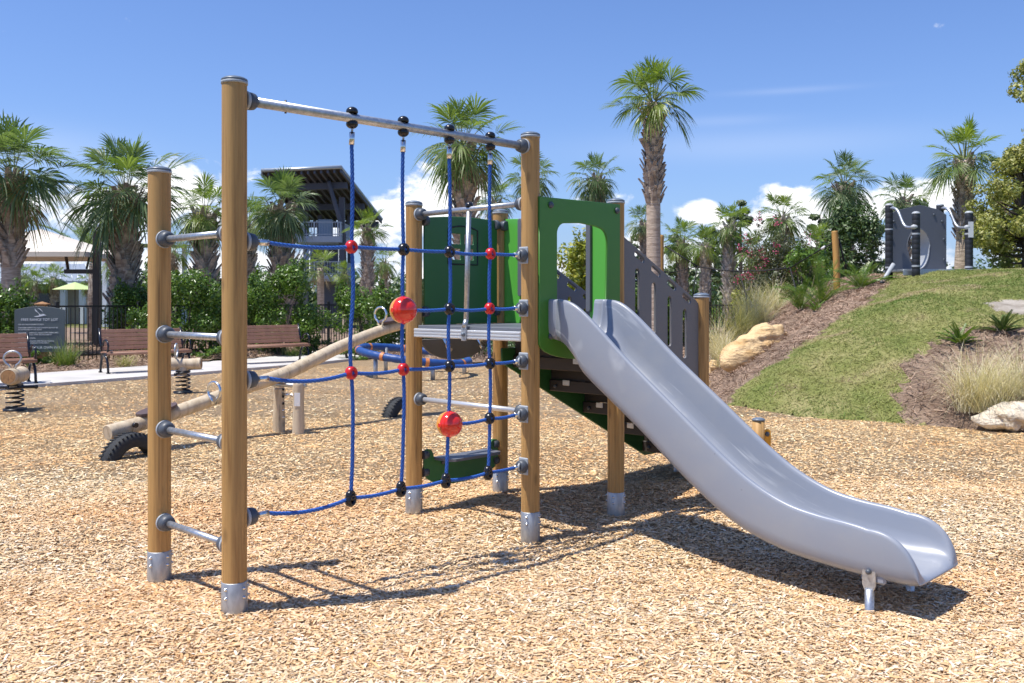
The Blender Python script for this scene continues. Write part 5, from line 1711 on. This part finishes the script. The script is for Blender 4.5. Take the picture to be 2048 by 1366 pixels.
tree('olive leaved tree filling the right picture edge', gx(2052, 21.0), 21.0, 2.7, .2, 2.3, 17000, 1, 'leafoak', .075, 'trees by the mound', nc=70, clump=.25)
tree('sparse tall tree reaching in from the right edge', gx(2128, 20.0), 20.0, 5.0, 2.4, 1.9, 7000, 2, 'leafoak', .075, 'trees by the mound', nc=34, clump=.24)
tree('round olive tree behind the right-edge tree', gx(2010, 25.5), 25.5, 2.5, .4, 2.2, 9000, 3, 'leafoak', .09, 'trees by the mound', nc=36, clump=.30)


def pine(label, px_, ytop, Y, seed, w=2.2, n=4200):
    h = gz(ytop, Y); x = gx(px_, Y)
    t = thing('pine_tree', label, 'pine tree', (x, Y, -.1), 0, 'thin pines on the horizon'); r = random.Random(seed); b = MB()
    b.tube([(0, 0, -.2), (.05, 0, h * .5), (0, 0, h)], [.13, .10, .03], 8); cl = []
    for k in range(24):
        q = r.uniform(.38, 1.0); z = h * q; a = r.uniform(0, 6.28); rr = w * .5 * (1.15 - q) * 1.5 * r.uniform(.3, 1); c = Vector((cos(a) * rr, sin(a) * rr, z)); s = r.uniform(.22, .42)
        cl.append((c, (s, s, s * .6))); b.tube([(0, 0, z - .2), c], [.03, .01], 4)
    b.build('trunk', M['bark'], t)
    V, F = leaf_cloud(cl, n, .17, seed); F = F; np_mesh('crown', V, F, M['leafpine'], parent=t)


pine('tall thin pine behind the shaggy-trunked palm', 1480, 402, 52, 1, 2.6)
pine('thin pine left of the shaggy-trunked palm', 1418, 452, 56, 2, 2.4)
pine('pine behind the raw wooden pole', 1640, 425, 50, 3, 3.0)
pine('pine behind the dark evergreen bush', 1745, 440, 52, 4, 3.0)
pine('pine behind the low palm by the play unit', 1838, 392, 50, 5, 2.6)
pine('pine beside the trunk of the tallest palm', 1352, 470, 58, 6, 2.4)
pine('faint pine left of the tallest palm trunk', 1262, 470, 58, 7, 2.6)

# far wood on the horizon: one mass
g = np.random.default_rng(77); cl = []
for k in range(420):
    a = g.uniform(-.62, .62); Y = g.uniform(66, 96); X = math.tan(a) * Y; hh = g.uniform(1.6, 4.2) * (1.25 if X > 8 else 1.0)
    cl.append((Vector((X, Y, hh * .5)), (g.uniform(1.4, 3.0), g.uniform(1.4, 2.6), hh * .55)))
V, F = leaf_cloud(cl, 90000, .46, 78)
far = np_mesh('far_woods', V, F, M['leafdark'], kind='stuff'); far['label'] = 'far green wood closing the horizon behind the palms'

# ------------------------------------------------------------------ rocks
def rock(label, x, Y, z, lobes, yaw, seed, mat, pitch=0.0, cuts=26):
    """one boulder: the outer skin of a few overlapping ellipsoid lobes, chipped by random planes"""
    g = np.random.default_rng(seed); b = MB(); b.ball((0, 0, 0), 1.0, 72, 44)
    n = np.array(b.v); n /= np.linalg.norm(n, axis=1)[:, None]
    rad = np.zeros(len(n))
    for (c, s) in lobes:
        c = np.array(c, float); s = np.array(s, float) / 2
        A = ((n / s) ** 2).sum(1); B = (n * c / s ** 2).sum(1); C = ((c / s) ** 2).sum() - 1
        D = B * B - A * C; rad = np.maximum(rad, np.where(D > 0, (B + np.sqrt(np.maximum(D, 0))) / A, 0))
    for k in range(cuts):
        (c, s) = lobes[k % len(lobes)]; d = g.normal(size=3); d /= np.linalg.norm(d)
        off = (np.array(c) @ d) + g.uniform(.70, .93) * np.sqrt(((np.array(s) / 2 * d) ** 2).sum()); q = n @ d
        if off > .05 and g.random() < .8:
            rad = np.where(q > .05, np.minimum(rad, np.maximum(off / np.maximum(q, .05), rad * .86)), rad)
    P = n * rad[:, None]
    rough = .016 * np.sin(P[:, 0] * 17 + seed) * np.sin(P[:, 1] * 19) + .012 * np.sin(P[:, 2] * 41 + P[:, 0] * 9) + .008 * np.sin(P[:, 0] * 47 + P[:, 1] * 39)
    P = n * (rad + rough)[:, None]
    Mx = Matrix.Rotation(pitch, 3, 'Y'); b.v = [tuple(Mx @ Vector(v)) for v in P]
    o = b.build('rock', M[mat], None, (x, Y, z)); o.rotation_euler = (0, 0, yaw)
    return tag(o, label, 'rock', 'rocks on the mound')


def ground_rock(label, px_, py_, size, yaw, seed, mat, dz, pitch=0.0, **kw):
    X, Y = hp(px_, py_); rock(label, X, Y, ground_z(X, Y) + dz, size, yaw, seed, mat, pitch, **kw)


ground_rock('long yellow sandstone slab lying along the mound edge below the straw bed', 1517, 712, [((-.54, -.05, -.05), (1.5, .86, .66)), ((.50, .05, .06), (1.6, .95, .74)), ((.0, 0, .0), (1.4, .80, .64))], radians(38), 1, 'rock', .20, radians(-17))
ground_rock('small yellow rock tip peeping out beside the stair post', 1425, 748, [((0, 0, 0), (.36, .32, .36))], radians(10), 3, 'rock', .10)
ground_rock('pale flat rock at the lower right edge under dry grass', 2025, 858, [((-.25, 0, -.03), (.75, .5, .36)), ((.25, .05, .03), (.95, .6, .44))], radians(-8), 4, 'rockpale', .12)

# ------------------------------------------------------------------ play unit on the mound
Yp = 20.6; zg = gz(545, Yp)
pu = thing('play_unit', 'small play unit with black padded posts on top of the mound', 'play unit', (gx(1862, Yp), Yp, gz(545, Yp)), 0)
PXS = [(1778, 20.9, 408, 'post'), (1832, 20.0, 424, 'post'), (1880, 21.5, 408, 'post'), (1938, 20.6, 423, 'post')]
ox, oy, oz = pu.location
PP = []
for (px_, Yq, yt, _) in PXS:
    x, z1 = gx(px_, Yq) - ox, gz(yt, Yq) - oz; y = Yq - oy; PP.append((x, y, z1))
    b = MB(); pr = [(-.45, .075)]
    nr = 12
    for k in range(nr):
        z = -.05 + (z1 - .02) * k / nr; h_ = (z1 - .02) / nr
        pr += [(z + .002, .0805), (z + .006, .082), (z + h_ - .006, .082), (z + h_ - .002, .0805)]
    pr += [(z1 - .04, .082)]
    b.rev((x, y, 0), (x, y, 1), pr, 24); o = b.build('padded_post', M['blackrubber'], pu)
    b = MB(); b.rev((x, y, z1 - .045), (x, y, z1), [(0, .086), (.02, .086), (.04, .07), (.055, .04), (.06, .004)], 24); b.build('post_cap', M['playedge'], o)
    b = MB()
    for zz in (.10, z1 * .62): b = MB(); b.rev((x, y, zz), (x, y, zz + 1), [(0, .085), (.035, .085)], 24, caps=False); b.build('post_collar', M['playedge'], o)
b = MB(); x0 = PP[0][0] - .02; x1 = PP[3][0]
b.box(((x0 + x1) / 2 + .05, .1, .035), (x1 - x0 + .05, 1.1, .05), bev=.006); b.build('unit_deck', M['galv'], pu)
b = MB(); b.box(((x0 + x1) / 2 + .05, -.44, -.02), (x1 - x0 + .05, .03, .11), bev=.004); b.build('deck_beam', M['galv'], pu)
xa, xb = PP[0][0] + .10, PP[2][0] - .02; zt = 1.52
outl = [(xa, .06), (xb, .06), (xb, zt - .22), (xb - .18, zt - .10), ((xa + xb) / 2 + .05, zt), (xa + .16, zt - .12), (xa, zt - .22)]
cx = (xa + xb) / 2 + .02
hole = [(cx + (.26 if sin(a) > 0 else .24) * cos(a), .55 + (.44 if sin(a) > 0 else .46) * sin(a)) for a in np.linspace(0, 2 * pi, 33)[:-1]]
Mm = Matrix(((1, 0, 0, 0), (0, 0, -1, .55), (0, 1, 0, 0), (0, 0, 0, 1)))
fp = flat_panel('tunnel_panel', [outl, hole[::-1]], .03, Mm, M['playgrey'], pu)
b = MB(); b.tube([(cx + (.262 if sin(a) > 0 else .242) * cos(a), .535, .55 + (.442 if sin(a) > 0 else .462) * sin(a)) for a in np.linspace(0, 2 * pi, 41)], .010, 8, caps=False); b.build('tunnel_rim', M['slate'], fp)
b = MB()
n_ = 14; vs = []
for k in range(n_ + 1):
    a = -pi / 2 + pi * k / n_
    for yy in (.55, 1.25):
        vs.append((cx + (.26 if sin(a) > 0 else .24) * cos(a), yy, .55 + (.44 if sin(a) > 0 else .46) * sin(a)))
b.add(vs, [(2 * k, 2 * k + 1, 2 * k + 3, 2 * k + 2) for k in range(n_)], 0, True); b.build('tunnel_liner', M['playedge'], fp)
for (px_, pz_) in [(xa + .06, .3), (xa + .06, .75), (xa + .10, 1.15), (xb - .10, 1.15), (xb - .06, .75), (xb - .06, .3), (xb - .28, 1.3)]:
    knob(fp, (px_, .53, pz_), (0, -1, 0), .028)
for (i, j, s) in ((0, 1, 1), (2, 3, 1)):
    a = Vector(PP[i]); c = Vector(PP[j]); z1 = a.z - .10; z2 = a.z * .62
    pts = []
    for k in range(21):
        t = k / 20; p = a.lerp(c, t); sm = 1 / (1 + math.exp(-(t - .45) * 14)); p.z = z1 + (z2 - z1) * sm; pts.append(p)
    b = MB(); b.tube(pts, .032, 12); o = b.build('wavy_rail', M['galv'], pu)
    for p in (pts[0], pts[-1]):
        b = MB(); b.ball(p + Vector((.04 if p is pts[0] else -.04, -.03, 0)), .07, 14, 8, sq=(1.2, .9, .8)); b.build('rail_clamp', M['playedge'], o)
b = MB()
b.tube([(PP[0][0] - .06, -.1, .18), (PP[0][0] - .45, -.25, -.36)], .045, 10); b.build('support_strut', M['playedge'], pu)
b = MB(); b.box((PP[3][0] + .0, PP[3][1] - .086, PP[3][2] * .70), (.11, .006, .34)); b.build('notice_plate', M['white'], pu)

# rope climber beyond the mound: pole, black ropes
X, Y = hp(1672, 582)
rc = thing('rope_climber', 'raw wooden pole on the mound flank carrying sagging black ropes', 'rope climber', (X, Y, ground_z(X, Y)), 0)
zt = gz(462, Y) - ground_z(X, Y); r_ = .078
lb, le = log_mesh([(.03, 0, -.4), (.01, 0, zt * .5), (-.03, 0, zt)], (r_ * 1.02, r_ * .95), 18, wav=.015, seed=2)
o = lb.build('climber_pole', M['pole'], rc); le.build('pole_end', M['pole'], o)
Y2 = Y + 1.2
def rel(px_, py_, YY): return Vector((gx(px_, YY) - X, YY - Y, gz(py_, YY) - ground_z(X, Y)))
def cable(name, pts, rad=.016):
    b = MB(); b.tube(pts, rad, 8); return b.build(name, M['cable'], rc)
n1_, n2_, n3_ = rel(1580, 536, Y2), rel(1478, 543, Y2 + .6), rel(1395, 533, Y2 + 1.2)
cable('black_rope', [rel(1664, 487, Y), rel(1640, 500, Y + .3), n1_]); cable('black_rope', [n1_, rel(1530, 541, Y2 + .3), n2_]); cable('black_rope', [n2_, rel(1440, 540, Y2 + .9), n3_])
cable('black_rope', [n3_, rel(1330, 492, Y2 + 1.6)], .018); cable('black_rope', [n2_, rel(1492, 590, Y2 + .3), rel(1495, 640, Y2)]); cable('black_rope', [n1_, rel(1592, 580, Y2 - .4), rel(1590, 610, Y2 - .6)])
cable('black_rope', [n3_, rel(1388, 570, Y2 + 1.2), rel(1386, 612, Y2 + 1.2)]); cable('black_rope', [rel(1678, 478, Y), rel(1684, 505, Y), rel(1692, 540, Y)], .024); cable('black_rope', [n3_, rel(1345, 545, Y2 + 1.8), rel(1310, 540, Y2 + 2.2)], .012)
b = MB(); b.cyl(rel(1650, 493, Y + .18), rel(1643, 498, Y + .24), .03, seg=10); b.build('rope_ferrule', M['white'], rc)
pz = rel(1322, 470, Y2 + 1.7)
lb, le = log_mesh([(pz.x, pz.y, -1.9), (pz.x, pz.y, pz.z * .3), (pz.x, pz.y, pz.z)], (r_, r_ * .95), 14, seed=5); o = lb.build('climber_pole', M['pole'], rc); le.build('pole_end', M['pole'], o)
X, Y = hp(1765, 572)
b = MB(); b.box((0, 0, .05), (.10, .08, .09), bev=.02); b.cyl((0, 0, -.05), (0, 0, .02), .02, seg=8); b.cyl((.0, -.04, .055), (0, -.055, .055), .03, seg=12); sp_ = b.build('spotlight', M['black'], None, (X, Y, ground_z(X, Y)))
tag(sp_, 'small black garden spotlight on the straw near the play unit', 'spotlight')

# low timber post with yellow panel behind the slide
lp_ = thing('balance_post', 'short capped timber post with yellow panel behind the slide', 'balance post', (gx(1517, 9.9), 9.9, 0), 0)
b = MB(); b.cyl((0, 0, -.2), (0, 0, .335), .0625, seg=28); po = b.build('post', M['post'], lp_)
b = MB(); b.rev((0, 0, .335), (0, 0, 1), [(0, .0675), (.012, .068), (.022, .055), (.03, .03), (.032, .004)], 28); b.build('cap', M['cap'], po)
yp = flat_panel('yellow_panel', [rrect(.05, .02, .125, .245, .03)], .02, MU(-.01), M['yellow'], lp_)
knob(yp, (.085, -.02, .195), (0, -1, 0), .025)

# ------------------------------------------------------------------ buildings, canopy, umbrella, pool
tw = thing('lookout_tower', 'dark timber lookout tower with sloping roof and pale decks', 'tower', (-10.5, 55, 0), 0)
def T(px_, py_, YY): return Vector((gx(px_, YY) + 10.5, YY - 55, gz(py_, YY)))
A_, B_, C_, D_ = T(523, 344, 51.5), T(681, 337, 51.5), T(763, 441, 60), T(606, 441, 60)
up = (B_ - A_).cross(D_ - A_).normalized(); up = up if up.z > 0 else -up
b = MB(); v = [A_, B_, C_, D_]; w = [p + up * .16 for p in v]
b.add(v + w, [(0, 3, 2, 1), (0, 1, 5, 4), (1, 2, 6, 5), (2, 3, 7, 6), (3, 0, 4, 7)], 0); b.add([p + up * .004 for p in w], [(0, 1, 2, 3)], 1)
rf = b.build('tower_roof', [M['towerwood'], M['roofmetal']], tw)
b = MB()
for k in range(13):
    t = k / 12; p = A_.lerp(B_, t) - up * .10; q = D_.lerp(C_, t) - up * .10; d = (q - p); L = d.length; d.normalize()
    s = (B_ - A_).normalized(); Mt = Matrix((d, s, up)).transposed(); b.box((p + q) / 2, (L - .1, .10, .20), Mt)
b.build('rafters', M['towerpost'], rf)
b = MB()
b.tube([A_ + up * .08 + Vector((0, -.03, 0)), B_ + up * .08 + Vector((0, -.03, 0)), C_ + up * .08], .11, 6); b.build('roof_edge_trim', M['roofmetal'], rf)
for t_ in (.18, .58, .96):
    p = A_.lerp(D_, t_) - up * .38 + (B_ - A_) * .04; q = B_.lerp(C_, t_) - up * .38 - (B_ - A_) * .02
    b = MB(); d = (q - p).normalized(); b.box((p + q) / 2, ((q - p).length, .2, .36), Matrix((d, up.cross(d), up)).transposed()); b.build('roof_beam', M['towerpost'], tw)
for (px_, yt, YY, w) in ((684, 395, 54, .30), (612, 405, 57, .28), (700, 430, 58.5, .28), (640, 430, 58.5, .28)):
    p = T(px_, yt, YY); b = MB(); b.box((p.x, p.y, p.z / 2), (w, w, p.z)); b.build('tower_column', M['towerpost'], tw)
b = MB(); p, q = T(657, 362, 52.5), T(688, 470, 54); d = q - p; b.tube([p, q, T(690, 560, 54)], .13, 6); b.build('brace', M['towerpost'], tw)
for (ya, yb_, h_) in ((474, 486, 0), (552, 563, 0)):
    zt_, zb_ = gz(ya, 54), gz(yb_, 54)
    xl, xr = gx(588, 54) + 10.5, gx(686, 54) + 10.5
    b = MB(); b.box(((xl + xr) / 2, .2, (zt_ + zb_) / 2), (xr - xl, 4.0, zt_ - zb_)); dk = b.build('tower_deck', M['towerlight'], tw)
    b = MB(); rh = .78
    for (p, q) in (((xl, -1.8), (xr, -1.8)), ((xr, -1.8), (xr, 2.2)), ((xl, -1.8), (xl, 2.2))):
        p = Vector((*p, 0)); q = Vector((*q, 0)); n_ = int((q - p).length / .14)
        for k in range(n_ + 1):
            c = p.lerp(q, k / n_); b.box((c.x, c.y, zt_ + rh / 2), (.025, .025, rh) if k % 9 else (.07, .07, rh + .04))
        m = (p + q) / 2; L = (q - p).length; hor = abs(q.x - p.x) > .1
        for zz in (zt_ + rh, zt_ + .10): b.box((m.x, m.y, zz), (L, .05, .05) if hor else (.05, L, .05))
    b.build('railing', M['towerlight'], dk)
b = MB(); b.box(((xl + xr) / 2 - .1, 1.2, gz(515, 54) ), (1.6, .4, gz(486, 54) - gz(552, 54) - .1)); b.box(((xl + xr) / 2 + .8, .4, gz(560, 54) / 2), (1.2, 2.4, gz(563, 54)));
b.build('stair_core', M['towerpost'], tw)
b = MB(); p, q = T(588, 552, 53), T(622, 492, 53)
for s in (0, .9): b.tube([p + Vector((0, s, 0)), q + Vector((0, s, 0))], .07, 6); b.tube([p + Vector((0, s, .8)), q + Vector((0, s, .8))], .03, 6)
b.build('stair_flight', M['towerlight'], tw)
b = MB(); b.box(((xl + xr) / 2 + .1, .6, gz(462, 54) + .1), (.75, .6, 1.35)); b.build('service_box', M['towerlight'], tw)

ch = thing('clubhouse', 'beige clubhouse with metal roof and maroon doors behind the fence', 'building', (-28, 64, 0), 0)
def K(px_, py_, YY): return Vector((gx(px_, YY) + 28, YY - 64, gz(py_, YY)))
b = MB(); xl, xr = gx(-260, 64) + 28, gx(172, 64) + 28
b.box(((xl + xr) / 2, 2.0, gz(568, 64) / 2), (xr - xl, 4, gz(568, 64))); b.build('wall', M['siding'], ch)
z1_, z2_ = gz(566, 64), gz(528, 64)
b = MB(); b.add([(xl - .6, -1.0, z1_), (xr + .8, -1.0, z1_), (xr - 1.5, 3.0, z2_), (xl, 3.0, z2_), (xl - .6, -1, z1_ + .12), (xr + .8, -1, z1_ + .12), (xr - 1.5, 3.0, z2_ + .12), (xl, 3, z2_ + .12)],
              [(0, 3, 2, 1), (4, 5, 6, 7), (0, 1, 5, 4), (1, 2, 6, 5), (2, 3, 7, 6), (3, 0, 4, 7)])
for k in range(40):
    t = k / 39; p = Vector((xl - .6, -1, z1_ + .13)).lerp(Vector((xr + .8, -1, z1_ + .13)), t); q = Vector((xl, 3, z2_ + .13)).lerp(Vector((xr - 1.5, 3, z2_ + .13)), t); b.tube([p, q], .03, 4)
b.build('metal_roof', M['roofmetal'], ch)
for px_ in (83, 101):
    p = K(px_, 612, 63.9); b = MB(); b.box((p.x, -.05, 1.15), (.95, .12, 2.3)); d_ = b.build('door', M['reddoor'], ch)
    b = MB(); b.box((p.x, -.13, 1.4), (.6, .03, 1.3)); b.build('door_glass', M['glass'], d_)
for px_ in (42, 122, 160):
    p = K(px_, 600, 63); b = MB(); b.box((p.x, -.6, z1_ / 2), (.35, .35, z1_)); b.build('porch_column', M['whitetrim'], ch)
ph = thing('pavilion', 'grey roofed pavilion glimpsed behind the short ladder post', 'building', (gx(292, 58), 58, 0), 0)
zr = gz(448, 58); ze = gz(492, 58)
b = MB(); b.add([(-2.2, -2, ze), (2.2, -2, ze), (2.2, 2, ze), (-2.2, 2, ze), (-.6, 0, zr), (.6, 0, zr)], [(0, 1, 5, 4), (1, 2, 5), (2, 3, 4, 5), (3, 0, 4), (3, 2, 1, 0)]); b.build('roof', M['roofmetal'], ph)
for (sx, sy) in ((-1, -1), (1, -1), (1, 1), (-1, 1)):
    b = MB(); b.box((sx * 1.8, sy * 1.6, ze / 2), (.25, .25, ze)); b.build('column', M['whitetrim'], ph)

cn = thing('shade_canopy', 'square cream canvas shade canopy on a dark cantilever mast', 'shade canopy', (gx(194, 31), 31, 0), 0)
b = MB(); b.box((0, 0, gz(462, 31) / 2), (.21, .21, gz(462, 31)), bev=.01); ms = b.build('mast', M['bronze'], cn)
b = MB(); b.ball((0, 0, gz(452, 31)), .11, 16, 10); b.cyl((0, 0, gz(462, 31)), (0, 0, gz(456, 31)), .06, seg=12); b.build('lamp', M['lamp'], ms)
xc, yc = gx(45, 31) - gx(194, 31), .3; zt, ze = gz(452, 31), gz(505, 31); hw = 2.30
cr = [(xc - hw, yc - .9), (xc + hw, yc - .9), (xc + hw * .98, yc + 3.0), (xc - hw, yc + 3.0)]; pk = Vector((xc, yc + .9, zt)); b = MB()
for k in range(4):
    a, c = Vector((*cr[k], ze)), Vector((*cr[(k + 1) % 4], ze)); N = 8
    rows_ = []
    for i in range(N + 1):
        t = i / N; l_, r2_ = pk.lerp(a, t), pk.lerp(c, t); row = []
        for j in range(N + 1):
            p = l_.lerp(r2_, j / N); p.z -= .10 * sin(pi * t) * sin(pi * j / N); row.append(p)
        rows_.append(row)
    vs = [p for row in rows_ for p in row]
    b.add(vs, [(i * (N + 1) + j, i * (N + 1) + j + 1, (i + 1) * (N + 1) + j + 1, (i + 1) * (N + 1) + j) for i in range(N) for j in range(N)], 0, True)
    b.add([a, c, c - Vector((0, 0, .16)), a - Vector((0, 0, .16))], [(0, 1, 2, 3)])
cvx = b.build('canvas', M['canvas'], cn)
b = MB(); b.box((-.5, 0, gz(543, 31)), (1.1, .14, .14)); b.tube([(-.95, 0, gz(543, 31)), (-1.0, .1, gz(534, 31)), (xc + 1.1, yc + .3, ze + .12)], .05, 8); b.tube([(-.35, 0, gz(538, 31)), (-.25, 0, gz(512, 31))], .03, 8); b.build('cantilever_arm', M['bronze'], cn)
um = thing('patio_umbrella', 'pale green patio umbrella behind the fence', 'umbrella', (gx(150, 44), 44, 0), 0)
b = MB(); n_ = 8; zt, ze = gz(564, 44), gz(579, 44)
b.add([(0, 0, zt)] + [(.97 * cos(2 * pi * k / n_ + .4), .97 * sin(2 * pi * k / n_ + .4), ze) for k in range(n_)], [(0, k + 1, (k + 1) % n_ + 1) for k in range(n_)]); b.build('canopy', M['lime_canvas'], um)
b = MB(); b.cyl((0, 0, 0), (0, 0, zt), .025, seg=8); b.cyl((0, 0, 0), (0, 0, .08), .25, seg=12); b.build('pole', M['bronze'], um)

b = MB(); b.box((gx(640, 47), 47.5, -.10), (13, 12, .16)); tag(b.build('pool_deck', M['deck']), None, None, None, 'structure')
np_mesh('pool_water', np.array([(gx(585, 47) - 1, 43.5, .0), (gx(690, 47) + 1, 43.5, .0), (gx(690, 47) + 1.6, 51.5, .0), (gx(585, 47) - 1, 51.5, .0)], float), np.array([[0, 1, 2, 3]]), M['water'], kind='structure')
